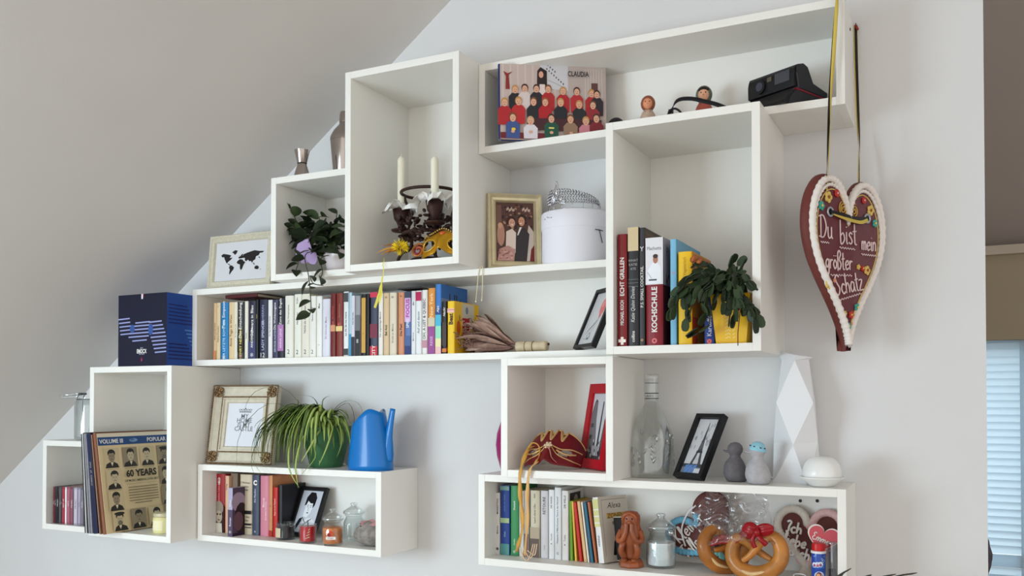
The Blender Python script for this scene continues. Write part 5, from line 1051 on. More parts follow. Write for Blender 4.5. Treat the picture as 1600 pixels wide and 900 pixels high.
# ================================================================== plants
def leaf_mesh(name, L, W, fold, droop, material, tipp=1.0, n=7, c0=None):
    m = MB(); pts = [(0, i/n*L, -droop*(i/n)**2*L) for i in range(n+1)]; w = [W*math.sin(math.pi*min(1, (i/n)**tipp))**.8+.0006 for i in range(n+1)]; m.strip(pts, w, Vector((1,0,0)), fold=fold)
    o = m.build(name, material, None, True); me = o.data; bpy.data.objects.remove(o); return me
def put_leaf(me, parent, base, direc, scale, roll=0, name='leaf'):
    o = bpy.data.objects.new(name, me); COL.objects.link(o); o.parent = parent; d = Vector(direc).normalized(); q = d.to_track_quat('Y', 'Z'); o.rotation_mode = 'QUATERNION'
    from mathutils import Quaternion
    o.rotation_quaternion = q @ Quaternion((0,1,0), roll); o.location = base; o.scale = (scale,)*3; return o
# spider plant
org = Vector((-1.722, -.098, TOP['C']+.0004)); t = thing('spider_plant', 'bushy striped spider plant in a green pot on the low shelf', 'potted plant', org)
MB().lathe([(.046,0),(.049,.004),(.068,.085),(.072,.108),(.074,.112),(.074,.122),(.070,.122),(.066,.112),(0,.108)], 40).build('pot', mat((58,104,66), .45, noise=.12, nscale=30), t, True, auto=50)
MB().lathe([(.0,.109),(.065,.109),(.0,.114)], 20).build('soil', mat((60,46,38), .95), t.children[0])
BLm = [None]*3
def blade(P, w0, kind):
    n = 12; C_ = crom(P, max(2, 12//(len(P)-1))); m = MB(); N = len(C_); ws = [w0*(.55+.45*math.sin(math.pi*min(1,(i/(N-1))*1.25))) if i/(N-1) < .4 else w0*(1-((i/(N-1)-.4)/.6)**1.6)+.0004 for i in range(N)]
    t0 = (C_[-1]-C_[0]); sd = Vector((-t0.y, t0.x, 0)); sd = sd.normalized() if sd.length > 1e-5 else Vector((1,0,0))
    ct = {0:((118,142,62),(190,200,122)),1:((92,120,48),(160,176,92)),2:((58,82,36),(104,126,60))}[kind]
    # five columns: green edge, pale stripe, green edge
    vs = []; fs = []; cc = []
    for i, p in enumerate(C_):
        tg = (C_[min(i+1,N-1)]-C_[max(i-1,0)]).normalized(); s_ = (sd-tg*sd.dot(tg)).normalized(); nn = s_.cross(tg)
        for k, f in enumerate((-.5,-.16,.16,.5)): vs.append(p+s_*f*ws[i]+nn*(abs(f)*.35*ws[i]))
    for i in range(N-1):
        for k in range(3): fs.append((i*4+k, i*4+k+1, i*4+k+5, i*4+k+4)); cc.append(ct[0] if k != 1 else ct[1])
    m.v = [tuple(v) for v in vs]; m.f = fs; m.c = cc; return m.build('leaf', print_mat(.4), t, True)
for i in range(215):
    left = rnd.random() < .78
    b = Vector((rnd.uniform(-.04,.02), rnd.uniform(-.03,.02), .112)); y = rnd.uniform(-.205, -.10)
    eu = rnd.uniform(394, 500) if left else rnd.uniform(490, 548); y = rnd.uniform(-.208, -.186) if eu < 440 else y; e = at(eu, (rnd.uniform(695, 736) if rnd.random() < .6 else rnd.uniform(660, 705)) if left else rnd.uniform(660, 708), y)-org
    if e.z < .004 and y > -.195: e.z = .006
    d = e-b; up = rnd.uniform(.035, .075) if left else rnd.uniform(.02, .045)
    p1 = b+Vector((d.x*.22, d.y*.22, up*.85)); p2 = b+Vector((d.x*.58, d.y*.58, up)); p3 = b+Vector((d.x*.93, d.y*.93, min(up*.4, d.z*.35+up*.4)))
    p3.z = max(p3.z, e.z+.02)
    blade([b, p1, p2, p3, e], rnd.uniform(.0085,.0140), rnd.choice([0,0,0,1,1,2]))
for i in range(28):
    b = Vector((rnd.uniform(-.04,.03), rnd.uniform(-.03,.02), .112)); a = rnd.uniform(0, 2*math.pi); e = b+Vector((.07*math.cos(a), .045*math.sin(a)-.02, rnd.uniform(-.02,.03))); blade([b, b+(e-b)*.4+Vector((0,0,.05)), e+Vector((0,0,.02)), e], rnd.uniform(.008,.012), rnd.choice([0,1,1,2]))
def bl(P, w, k): blade([Vector(p)-org for p in P], w, k)
b0 = org+Vector((0,-.01,.112))
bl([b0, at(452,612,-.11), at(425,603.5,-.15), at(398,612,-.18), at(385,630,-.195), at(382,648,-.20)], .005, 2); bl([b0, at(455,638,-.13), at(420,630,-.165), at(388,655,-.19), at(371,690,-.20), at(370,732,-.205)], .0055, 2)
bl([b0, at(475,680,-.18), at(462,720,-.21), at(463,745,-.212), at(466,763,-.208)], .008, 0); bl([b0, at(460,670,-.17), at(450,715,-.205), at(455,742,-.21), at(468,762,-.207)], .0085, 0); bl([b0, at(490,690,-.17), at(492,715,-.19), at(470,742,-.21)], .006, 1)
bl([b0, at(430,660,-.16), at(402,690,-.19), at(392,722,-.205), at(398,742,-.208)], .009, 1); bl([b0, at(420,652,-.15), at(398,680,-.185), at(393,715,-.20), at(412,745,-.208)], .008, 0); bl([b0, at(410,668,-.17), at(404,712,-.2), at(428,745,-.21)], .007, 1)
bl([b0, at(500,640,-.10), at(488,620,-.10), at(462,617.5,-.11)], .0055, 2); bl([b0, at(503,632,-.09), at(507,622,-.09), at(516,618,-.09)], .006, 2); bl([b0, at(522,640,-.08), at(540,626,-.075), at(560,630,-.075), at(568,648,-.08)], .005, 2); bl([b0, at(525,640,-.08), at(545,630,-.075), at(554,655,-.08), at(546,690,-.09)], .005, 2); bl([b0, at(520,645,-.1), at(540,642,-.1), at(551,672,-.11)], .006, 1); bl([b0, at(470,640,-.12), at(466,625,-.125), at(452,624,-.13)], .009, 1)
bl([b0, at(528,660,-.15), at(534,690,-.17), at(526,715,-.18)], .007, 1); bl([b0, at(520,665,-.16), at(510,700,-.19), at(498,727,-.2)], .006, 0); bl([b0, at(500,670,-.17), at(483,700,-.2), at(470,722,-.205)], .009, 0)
# dark leafy plant in the cube shelf
org = Vector((-1.640, -.128, FLOOR['E']+.0004)); t = thing('trailing_plant', 'dark leafy trailing plant in a white pot with a lilac bow', 'potted plant', org)
MB().lathe([(.040,0),(.043,.003),(.054,.050),(.058,.062),(.058,.068),(.054,.068),(.051,.060),(0,.058)], 40).build('pot', mat((226,214,214), .3, coat=.3), t, True, auto=50); MB().lathe([(0,.0585),(.0505,.0605),(0,.063)], 20).build('soil', mat((60,48,40), .95), t.children[0])
GD = [mat((36,46,29), .5), mat((46,58,35), .5), mat((58,72,42), .5)]; LM = [leaf_mesh('leaf', .046, .031, .18, .25, g, .8) for g in GD]
def vine(P, n, lo=.7, hi=1.1):
    P = [Vector(p)-org for p in P]; C_ = crom(P, 6); MB().tube(C_, .0014, 6).build('stem', mat((74,80,48), .6), t, True)
    for k in range(n):
        i = int((k+.6)/n*(len(C_)-1)); b = C_[i]; tg = (C_[min(i+1,len(C_)-1)]-C_[max(i-1,0)]).normalized(); s = 1 if k % 2 else -1
        d = tg*.6+Vector((s*.8, rnd.uniform(-.7,.0), rnd.uniform(-.3,.5))); put_leaf(rnd.choice(LM), t, b, d, rnd.uniform(lo, hi), rnd.uniform(-.8,.8))
c0 = org+Vector((0,0,.062))
vine([c0, at(478,372,-.15), at(465,350,-.17), at(452,318,-.18)], 7); vine([c0, at(470,365,-.17), at(458,355,-.185), at(449,358,-.19)], 4, .5, .8); vine([c0, at(526,350,-.13), at(527,330,-.13)], 3); vine([c0, at(500,345,-.13), at(505,338,-.13)], 4)
vine([c0, at(480,395,-.22), at(482,430,-.255), at(484,447,-.262), at(486,480,-.262), at(484,492,-.262)], 9, .75, 1.0); vine([c0, at(503,402,-.21), at(504,425,-.25), at(500,435,-.262)], 4, .8, 1.1); vine([c0, at(475,392,-.21), at(465,415,-.23), at(462,424,-.235)], 4, .8, 1.1)
vine([at(484,432,-.262), at(490,443,-.267), at(505,446,-.27)], 1, .5, .6)
for k in range(84):
    p = at(rnd.uniform(474,540), rnd.uniform(345,398), rnd.uniform(-.19,-.10))
    if p.x > -1.545: continue
    put_leaf(rnd.choice(LM), t, p-org, (rnd.uniform(-1,1), rnd.uniform(-1,-.1), rnd.uniform(-.5,.5)), rnd.uniform(.8,1.25), rnd.uniform(-1,1))
LIL = mat((186,160,206), .5)
for (u, v, rx, rz_, rot) in ((474,390,.022,.031,.35),(487,402,.017,.022,-.5),(478,405,.012,.016,.9)):
    m = MB(); P = [(rx*(1+.10*math.sin(5*a))*math.cos(a), rz_*(1+.10*math.cos(4*a))*math.sin(a)) for a in [2*math.pi*i/20 for i in range(20)]]; m.prism(P, -.0006, .0006); m.build('lilac_bow_loop', LIL, t, False, at(u, v, -.200)-org, (R_(-8), rot, R_(18)))
MB().tube([at(480,398,-.2)-org, at(488,396,-.17)-org], .0015, 6).build('bow_wire', LIL, t, True)
# trailing cactus in the yellow pot
org = Vector((-.4655, -.232, FLOOR['H']+.0004)); t = thing('trailing_cactus', 'trailing dark green cactus in a yellow pot beside the cookbooks', 'potted plant', org)
m = MB(); n = 4
m.add([(-.034,-.034,0),(.034,-.034,0),(.034,.034,0),(-.034,.034,0),(-.045,-.045,.112),(.045,-.045,.112),(.045,.045,.112),(-.045,.045,.112),(-.041,-.041,.112),(.041,-.041,.112),(.041,.041,.112),(-.041,.041,.112),(-.04,-.04,.100),(.04,-.04,.1),(.04,.04,.1),(-.04,.04,.1)],
      [(3,2,1,0),(0,1,5,4),(1,2,6,5),(2,3,7,6),(3,0,4,7),(4,5,9,8),(5,6,10,9),(6,7,11,10),(7,4,8,11),(8,9,13,12),(9,10,14,13),(10,11,15,14),(11,8,12,15),(12,13,14,15)]); m.build('pot', mat((242,190,20), .35, coat=.3), t, bevel=.0015)
q = Pr(.0005)
for k in range(7): q.line([(-.012,.012+k*.008),(-.004,.016+k*.008),(.0,.012+k*.008)], .0016, (250,232,150)); q.line([(.004,.012+k*.008),(.010,.016+k*.008)], .0016, (250,232,150))
q.put(t.children[0], (0,-.0345,0), (R_(5.6),0,0), name='pot_print')
CG = [mat((40,52,32), .5), mat((52,68,42), .5), mat((32,42,28), .5)]
segs = []
for g in CG:
    m = MB(); P = [(0,0),(.0035,.002),(.0085,.009),(.0092,.017),(.0095,.021),(.0068,.029),(.003,.0315),(-.003,.0315),(-.0068,.029),(-.0095,.021),(-.0092,.017),(-.0085,.009),(-.0035,.002)]
    vs = [(x,y,.0012) for x,y in P]+[(x,y,-.0012) for x,y in P]; N = len(P); m.add(vs, [tuple(range(N)), tuple(range(2*N-1,N-1,-1))]+[(i,N+i,N+(i+1) % N,(i+1) % N) for i in range(N)]); o = m.build('leaf_segment', g, None, False); segs.append(o.data); bpy.data.objects.remove(o)
def chain(P, k=1.0):
    P = [Vector(p)-org for p in P]; C_ = crom(P, 8); acc = 0; last = C_[0]; L = .0285*k; pos = C_[0]; i = 0; dist = 0
    pts = [C_[0]]
    for c in C_[1:]:
        if (c-pts[-1]).length >= L: pts.append(c)
    for a, b in zip(pts[:-1], pts[1:]):
        put_leaf(rnd.choice(segs), t, a, b-a, k*rnd.uniform(.95,1.15), rnd.uniform(-1.2,1.2), 'leaf_segment')
ct = org+Vector((0,0,.105))
for P in ([(1120,432,-.26),(1095,428,-.29),(1065,445,-.31),(1056,470,-.32),(1050,500,-.32)], [(1115,430,-.27),(1085,440,-.30),(1075,470,-.315),(1070,520,-.315)], [(1110,432,-.28),(1090,450,-.31),(1080,480,-.32),(1074,505,-.32)], [(1125,430,-.26),(1105,440,-.30),(1100,470,-.31),(1102,500,-.315),(1070,527,-.315)],
          [(1130,440,-.28),(1118,460,-.31),(1113,490,-.315)], [(1135,440,-.29),(1130,470,-.315),(1130,510,-.318)], [(1140,440,-.28),(1142,470,-.315),(1138,515,-.317)], [(1145,440,-.29),(1150,480,-.315),(1149,518,-.317)], [(1150,435,-.28),(1158,455,-.31),(1164,480,-.315),(1160,500,-.317)],
          [(1152,430,-.27),(1170,440,-.31),(1178,452,-.322),(1182,462,-.324)], [(1150,450,-.29),(1165,472,-.318),(1178,490,-.325),(1182,520,-.326)], [(1148,455,-.29),(1160,480,-.32),(1178,480,-.326),(1183,505,-.328)], [(1140,415,-.24),(1146,400,-.25),(1152,400,-.25)], [(1155,420,-.24),(1165,405,-.245),(1175,395,-.245)],
          [(1120,420,-.26),(1100,412,-.28),(1085,415,-.30)], [(1110,425,-.28),(1092,432,-.31),(1065,437,-.315)], [(1140,430,-.29),(1120,440,-.31),(1098,455,-.318),(1092,480,-.318)], [(1130,425,-.28),(1112,445,-.315),(1108,475,-.318)], [(1120,430,-.28),(1080,448,-.315),(1058,465,-.32),(1048,480,-.322)], [(1150,440,-.3),(1155,465,-.318),(1170,500,-.322)], [(1145,425,-.28),(1150,440,-.31),(1146,460,-.318)], [(1135,428,-.28),(1140,450,-.312),(1132,478,-.318)], [(1125,432,-.29),(1098,440,-.315),(1086,462,-.32),(1098,480,-.32)], [(1100,420,-.29),(1080,430,-.31),(1062,450,-.32),(1055,460,-.32)]):
    chain([ct+Vector((rnd.uniform(-.03,.03), rnd.uniform(-.03,.02), 0))]+[at(*p) for p in P], rnd.uniform(.85, 1.05))
    chain([ct+Vector((rnd.uniform(-.03,.03), rnd.uniform(-.03,.02), 0))]+[at(p[0]+rnd.uniform(-9,9), p[1]+rnd.uniform(-6,12), p[2]+rnd.uniform(0,.012)) for p in P], rnd.uniform(.75, 1.0))
for (u, v, y) in ((1092,408,-.29),(1083,405,-.3)):
    m = MB(); m.ell((0,0,0), (.010,.007,.006), 10, 7); m.build('faded_blossom', mat((176,100,52), .7, noise=.3, nscale=200), t, True, at(u, v, y)-org, (.4, .5, u))
MB().tube(crom([at(1157,480,-.318)-org, at(1155,500,-.32)-org, at(1153,520,-.322)-org, at(1153,540,-.322)-org], 5), .0012, 6).build('aerial_root', mat((110,60,40), .7), t, True)
# dried bouquet
hb = at(808, 536, -.12); he = at(855, 543, -.12); org = Vector((hb.x, -.12, FLOOR['D']+.017)); t = thing('dried_bouquet', 'dried brown leaf bouquet lying beside the yellow book', 'bouquet', org)
L = he.x-hb.x; MB().lathe([(.0135,0),(.0145,.004),(.0125,L*.5),(.0135,L-.006),(.012,L)], 20).build('wrapped_handle', mat((214,196,164), .8, noise=.15, nscale=60), t, True, (0,0,0), (0, R_(90), 0)); 
for zz in (.3,.55): MB().tube([(L*zz, .0133*math.cos(a), .0133*math.sin(a)) for a in [2*math.pi*i/20 for i in range(20)]], .0013, 6, closed=True).build('binding_string', mat((150,120,84), .8), t, True)
MB().tube([(L-.002,.004,.004),(L+.004,.004,.006)], .003, 8).build('stem_end', mat((80,60,48), .8), t)
DR = [mat((150,116,104), .8, noise=.2, nscale=90), mat((170,138,124), .8, noise=.2, nscale=90), mat((112,80,72), .85, noise=.2, nscale=90), mat((190,162,148), .8, noise=.2, nscale=90)]
DL = [leaf_mesh('leaf', .125, .022, .35, -.12, g, 1.5, 8) for g in DR]+[leaf_mesh('leaf', .11, .013, .5, .18, g, 1.2, 8) for g in DR]
for i in range(74):
    el = rnd.uniform(-.1, .58); az = rnd.uniform(-.42, .42); d = Vector((-math.cos(el)*math.cos(az), math.sin(az), math.sin(el))); s0 = rnd.uniform(-.005,.045)
    put_leaf(rnd.choice(DL), t, d*s0+Vector((0, rnd.uniform(-.006,.006), rnd.uniform(-.006,.008))), d, rnd.uniform(.55,1.12), rnd.uniform(-1.5,1.5))
m = MB()
for i in range(130):
    el = rnd.uniform(-.06, .5); az = rnd.uniform(-.45,.45); d = Vector((-math.cos(el)*math.cos(az), math.sin(az), math.sin(el))); c = d*rnd.uniform(.115,.172); m.tube(crom([c, c+Vector((rnd.uniform(-.012,.004),rnd.uniform(-.01,.01),rnd.uniform(-.006,.012))), c+Vector((rnd.uniform(-.014,.008),rnd.uniform(-.012,.012),rnd.uniform(-.012,.012)))], 3), .0011, 5)
o = m.build('curled_tendrils', DR[0], t, True); o['kind'] = 'stuff'
# looped string over the long shelf edge
o0 = at(750, 418, -.195); t = thing('looped_string', 'thin cream string looped over the long shelf edge', 'string', o0)
P = [at(743.5,471,-.190), at(746,445,-.191), at(748,425,-.192), at(750,418.5,-.1935), at(752,416.5,-.193), at(754,418.5,-.1935), at(754,440,-.192), at(752.8,469,-.191)]
MB().tube([p-o0 for p in crom(P, 6)], .0011, 6).build('string', mat((224,214,176), .8), t, True)
for p in (P[0], P[-1]): MB().ell(p-o0, (.0022,.0022,.0026), 8, 6).build('end_knot', mat((230,222,196), .7), t, True)

# ================================================================== gingerbread hearts
def hpts(w, h, n=64, inset=0.0):
    P = heart_poly(w, h, n)
    if not inset: return P
    out = []; N = len(P)
    for i in range(N):
        (x0,z0),(x1,z1) = P[i-1], P[(i+1) % N]; dx, dz = x1-x0, z1-z0; L = math.hypot(dx, dz) or 1
        out.append((P[i][0]-dz/L*inset*-1*-1, P[i][1]+dx/L*inset*-1*-1*-1))
    return out
def inset_poly(P, d):
    N = len(P); cx = sum(p[0] for p in P)/N; out = []
    A = sum(P[i-1][0]*P[i][1]-P[i][0]*P[i-1][1] for i in range(N)); sg = 1 if A > 0 else -1
    for i in range(N):
        (x0,z0),(x1,z1) = P[i-1], P[(i+1) % N]; dx, dz = x1-x0, z1-z0; L = math.hypot(dx, dz) or 1; out.append((P[i][0]-sg*dz/L*d, P[i][1]+sg*dx/L*d))
    return out
def puffy(m, P, th, edge=.006):      # cushion-edged slab, front at y=0, back at y=th
    N = len(P); loops = [(inset_poly(P, edge), th), (P, th*.7), (P, th*.35), (inset_poly(P, edge*.5), th*.08), (inset_poly(P, edge*1.4), 0)]; vs = []; fs = []
    for L, y in loops: vs += [(x, y, z) for x, z in L]
    for k in range(len(loops)-1):
        for i in range(N): j = (i+1) % N; fs.append((k*N+i, k*N+j, (k+1)*N+j, (k+1)*N+i))
    fs += [tuple(range(N)), tuple((len(loops)-1)*N+i for i in range(N))]; m.add(vs, fs); return m
GING = mat((98,48,42), .6, noise=.12, nscale=50); ICE = mat((236,228,222), .6)
Lp = Vector((-.300, -.262, 0)); Rp = Vector((-.163, -.020, 0)); dv = Rp-Lp; WH = dv.length; yaw = math.atan2(dv.y, dv.x); tipz = H+.1085; HH = .392
t = thing('gingerbread_heart', 'large gingerbread heart with white icing hanging on ribbons', 'gingerbread heart', ((Lp.x+Rp.x)/2, (Lp.y+Rp.y)/2, tipz), (0, 0, yaw))
HP = heart_poly(WH, HH, 96)
HP = [(x*(.93+.07*min(1, z/(HH*.5))), z) for x, z in HP]
def hsc(d):                                       # smaller concentric heart, d = margin at the sides
    k = 1-2*d/WH; zc = .56*HH; kz = 1-2.1*d/HH*(1.15 if d > .015 else 1); return [(x*k, zc+(z-zc)*kz-.004*(d > .015)) for x, z in HP]
puffy(MB(), HP, .026, .006).build('gingerbread', mat((110,52,46), .6, noise=.12, nscale=40), t, True, auto=60)
rope = [Vector((x, -.001, z)) for x, z in hsc(.0125)]; dense = crom(rope, 3, True); N = len(dense)
ib = MB(); ib.tube(dense, [.0092+.0011*math.sin(i*1.9) for i in range(N)], 8, closed=True, flat=.8); ib.build('icing_border', ICE, t, True)
rope = [Vector((x, -.002, z)) for x, z in hsc(.0195)]; dense = crom(rope, 3, True); N = len(dense)
ib = MB(); ib.tube(dense, [.0040+.0012*math.sin(i*2.1) for i in range(N)], 6, closed=True); ib.build('icing_beading', ICE, t, True)
MB().tube([Vector((x, -.0015, z)) for x, z in hsc(.0285)], .0015, 6, closed=True).build('yellow_icing_line', mat((214,186,110), .6), t, True)
pan = MB(); pan.prism(hsc(.024), -.001, .004); pan.build('glazed_panel', mat((104,46,54), .45, coat=.3), t)
ln = MB(); yy = -.003
for (s_, x, z, sz) in (('Du', -.102, .246, .050), ('bist', -.032, .240, .052), ('mein', .046, .232, .040), ('größter', -.084, .180, .041), ('Schatz', -.046, .122, .045)):
    piped(ln, s_, x, z, sz, .0017, yy, rot=R_(12) if s_ == 'Schatz' else R_(2), sx=.86)
def wave(x0, z0, x1, z1, n):
    ln.tube([(x0+(x1-x0)*i/(n*4), yy, z0+(z1-z0)*i/(n*4)+.0020*math.sin(i*math.pi/2)) for i in range(n*4+1)], .0010, 5)
wave(-.100,.236,-.070,.237,4); wave(-.034,.230,.022,.231,6); wave(.045,.222,.102,.223,7); wave(-.066,.166,.010,.171,8); wave(-.046,.110,.044,.133,10)
ln.build('piped_lettering', mat((236,212,212), .6), t, True)
def flower(x, z, r, col, c2=(240,214,110)):
    m = MB()
    for k in range(5): a = k*2*math.pi/5; m.ell((x+r*.62*math.cos(a), -.003, z+r*.62*math.sin(a)), (r*.48,.0028,r*.48), 8, 6)
    fo = m.build('sugar_flower', mat(col, .6), t, True); b = MB(); b.ell((x,-.0055,z), (r*.3,.002,r*.3), 8, 6); b.build('sugar_dot', mat(c2, .5), fo, True)
YEL = (222,190,104); TEAL = (70,168,158); RDD = (196,56,52)
for f in ((-.072,.338,.0125,YEL,(150,90,40)),(-.096,.316,.010,TEAL),(-.042,.350,.0085,RDD,(240,180,170)),(.056,.346,.0075,RDD,(240,180,170)),(.080,.326,.0115,YEL,(150,90,40)),(.097,.298,.009,TEAL),(.050,.190,.0065,RDD),(.066,.187,.0105,YEL,(150,90,40)),(.034,.192,.006,YEL),(-.072,.146,.0115,YEL,(150,90,40)),(.028,.100,.009,TEAL),(.006,.082,.0085,RDD),(-.016,.084,.006,YEL),(-.004,.055,.009,TEAL),(.010,.062,.005,(220,150,130)),(-.052,.155,.005,(220,150,140))): flower(*f)
for sx in (-1, 1):
    m = MB(); m.tube([(sx*.020+sx*.0150*(1-a/17)*math.cos(a*sx+1.2), -.003, .318+.0165*(1-a/17)*math.sin(a*sx+1.2)) for a in [i*.3 for i in range(50)]], .0015, 6); m.build('icing_spiral', mat((206,164,76), .6), t, True)
for sx in (-.066, .068):
    m = MB(); m.tube([(sx+.0092*math.cos(a), -.003, .306+.0092*math.sin(a)) for a in [2*math.pi*i/24 for i in range(24)]], .0026, 8, closed=True); ey = m.build('eyelet', mat((186,190,200), .3, .7), t, True); b = MB(); b.tube([(sx,-.0028,.306),(sx,-.0015,.306)], .008, 16); b.build('eyelet_hole', mat((30,24,26), .7), ey)
m = MB(); P = crom([(-.066,-.005,.307),(-.03,-.009,.303),(.02,-.010,.300),(.068,-.005,.306)], 6); m.strip(P, .0075, Vector((0,.2,1))); m.build('black_ribbon', mat((26,22,24), .5), t, solid=.0005)
m = MB(); P = crom([(-.058,-.006,.303),(-.02,-.010,.295),(.03,-.011,.292),(.066,-.006,.302)], 6); m.strip(P, .008, Vector((0,.2,1))); m.build('yellow_ribbon', mat((206,180,84), .5), t, solid=.0005)
# ribbons up to the top shelf and to a nail
inv = (Matrix.Translation(t.location) @ Matrix.Rotation(yaw, 4, 'Z')).inverted()
YR = mat((212,186,88), .45); KR = mat((28,24,26), .45)
def wr(pts, w, material, name, sd):
    P = [inv @ p for p in crom(pts, 6)]; n = len(P); m = MB(); m.strip(P, w, [Vector((math.cos(.9*math.sin(i*.16+sd)), .8*math.sin(i*.16+sd), 0)) for i in range(n)]); m.build(name, material, t, True, solid=.0005)
wr([at(1290,300,-.205), at(1291.5,270,-.212), at(1294,215,-.210), at(1297,150,-.208), at(1301,90,-.206), at(1304,40,-.204), at(1306.2,2,-.202), Vector((at(1306.4,-2,-.2).x, -.197, H+.8925)), Vector((at(1306.4,-2,-.2).x+.004, -.15, H+.8925))], .0075, KR, 'hanging_ribbon', 1.2)
wr([at(1292,300,-.207), at(1294,262,-.214), at(1296.5,205,-.212), at(1299,140,-.2105), at(1303,80,-.2085), at(1306,30,-.2065), at(1308,2,-.2045), Vector((at(1308,-2,-.2).x, -.1985, H+.894)), Vector((at(1308,-2,-.2).x+.004, -.15, H+.894))], .008, YR, 'hanging_ribbon', .2)
wr([at(1341,310,-.066), at(1341,285,-.066), at(1341.5,245,-.055), at(1340,200,-.045), at(1339,150,-.03), at(1337.5,90,-.015), at(1336.8,42,-.006)], .0085, YR, 'hanging_ribbon', .1)
wr([at(1342.5,310,-.067), at(1342.5,265,-.067), at(1343,220,-.054), at(1340.5,160,-.034), at(1338.5,100,-.018), at(1337.2,44,-.0075)], .006, KR, 'hanging_ribbon', .9)
kn = at(1337, 41, -.006); m = MB(); m.ell(inv @ kn, (.004,.004,.004), 8, 6); m.tube([inv @ kn, inv @ at(1340.5,46,-.012)], [.004,.0025], 8); m.build('red_knot', mat((150,50,40), .6), t, True)
m = MB(); m.tube([inv @ at(1337,37,-.010), inv @ at(1337,37,-.0002)], .0015, 8); m.build('nail', mat((90,90,94), .3, .8), t)

# small gingerbread heart wrapped in foil, left one
zJ = FLOOR['J']+.0004
p = at(1096, 843, -.072); t = thing('gingerbread_heart', 'gingerbread heart with blue icing lying tilted behind the pretzels', 'gingerbread heart', (p.x, -.062, zJ+.0885), (R_(-12), R_(-44), R_(0)))
w, h = .196, .172; HP = [(x, z-h*.56) for x, z in heart_poly(w, h, 80)]
puffy(MB(), HP, .018, .006).build('gingerbread', GING, t, True, auto=60)
def segtube(P, r, i0, i1, col, name, bead=.5):
    m = MB(); N = len(P); idx = [i % N for i in range(i0, i1)]
    for k in idx:
        x, z = P[k]; m.ell((x, -.001, z), (r*1.05, r*.8, r*1.05), 8, 6)
    m.build(name, col, t, True)
C1 = inset_poly(HP, .010); segtube(C1, .0085, 50, 84, mat((110,176,206), .6), 'blue_icing'); segtube(C1, .0065, 34, 50, mat((120,176,170), .6), 'teal_icing')
ln = MB(); piped(ln, 'Kleiner', -.066, .014, .035, .0021, -.003, R_(2), sx=1.0); piped(ln, 'Tollpatsch', -.074, -.026, .034, .0021, -.003, R_(2), sx=.84); ln.build('piped_lettering', ICE, t, True)
m = MB(); m.tube(crom([(-.058,-.004,.0),(-.038,-.008,.036),(.0,-.008,.056),(.03,-.004,.058)], 6), .0024, 6); m.build('white_cord', mat((230,228,232), .5), t, True)
# right one
p = at(1258, 845, -.04); t = thing('gingerbread_heart', 'gingerbread heart with pink icing border at the right of the bottom shelf', 'gingerbread heart', (p.x+.004, -.062, zJ+.004), (R_(-14), R_(4), R_(4)))
w, h = .160, .156; HP = heart_poly(w, h, 80); puffy(MB(), HP, .016, .006).build('gingerbread', GING, t, True, auto=60); C1 = inset_poly(HP, .006)
segtube(C1, .0095, 0, 34, mat((222,178,176), .6), 'pink_icing'); segtube(C1, .0095, 34, 80, mat((214,204,192), .6), 'cream_icing')
for i in range(0, 80, 3):
    x, z = inset_poly(HP, -.001)[i]; MB().ell((x, -.003, z), (.0022,.002,.0022), 6, 5).build('chocolate_dot', mat((50,24,22), .5), t, True)
ln = MB(); piped(ln, 'Ich', -.054, .094, .027, .0028, -.004, R_(-6), sx=1.15); piped(ln, 'liebe', -.057, .066, .027, .0028, -.004, R_(-8), sx=1.1); piped(ln, 'Dich', -.043, .039, .027, .0028, -.004, R_(-10), sx=1.1); ln.build('piped_lettering', ICE, t, True)
m = MB(); m.prism([(x*.15-.012, z*.13+.016) for x, z in [(a/ w * .166, b) for a, b in HP]], -.0035, .002); m.build('sugar_heart', mat((222,160,168), .6), t)
# two pretzels tied with a red satin bow
CR = [mat((176,108,42), .45, noise=.3, nscale=24, coat=.25), mat((188,122,54), .45, noise=.3, nscale=24, coat=.25)]
def pretzel(label, u, v, y, s, rot, yaw_, mt, group='pretzels in the bottom shelf'):
    p = at(u, v, y); t = thing('pretzel', label, 'pretzel', (p.x, y, p.z), (R_(-10), rot, yaw_), group)
    P = [(.030,.004,.012),(.012,.009,-.006),(-.006,.002,.012),(-.022,-.006,.030),(-.040,-.002,.034),(-.054,0,.016),(-.055,0,-.012),(-.036,0,-.036),(0,0,-.046),(.036,0,-.036),(.055,0,-.012),(.054,0,.016),(.040,-.002,.034),(.022,-.008,.030),(.006,-.012,.012),(-.012,-.012,-.006),(-.030,-.010,-.016)]
    P[0] = (.030,.010,-.016); P[1] = (.012,.010,-.004)
    C_ = crom([Vector(a)*s for a in P], 6); N = len(C_); r = [s*(.0062+.0122*math.sin(math.pi*i/(N-1))**1.3) for i in range(N)]; MB().tube(C_, r, 14).build('baked_dough', mt, t, True)
    m = MB(); m.tube(crom([Vector((-.040,-.013,-.033))*s, Vector((-.012,-.0155,-.046))*s, Vector((.024,-.0155,-.042))*s], 6), [s*x for x in (.001,.0025,.004,.005,.0058,.006,.006,.006,.0056,.005,.004,.0025,.001)], 8, flat=.8); m.build('pale_split', mat((226,190,136), .6, noise=.1, nscale=60), t, True)
    return t
pretzel('pretzel with a pale split, the left one under the red bow', 1131, 857, -.112, .96, R_(24), R_(38), CR[0]); pretzel('large pretzel facing the room, right one under the red bow', 1182, 864, -.158, 1.03, R_(-8), R_(-6), CR[1])
RB = mat((150,8,22), .35, coat=.1); o0 = at(1185, 830, -.15); t = thing('red_bow', 'shiny red satin bow on the pretzels', 'bow', o0)
def rb(pts, w, nm, side): 
    m = MB(); m.strip([p-o0 for p in crom(pts, 6)], w, Vector(side), fold=.1); m.build(nm, RB, t, True, solid=.0006)
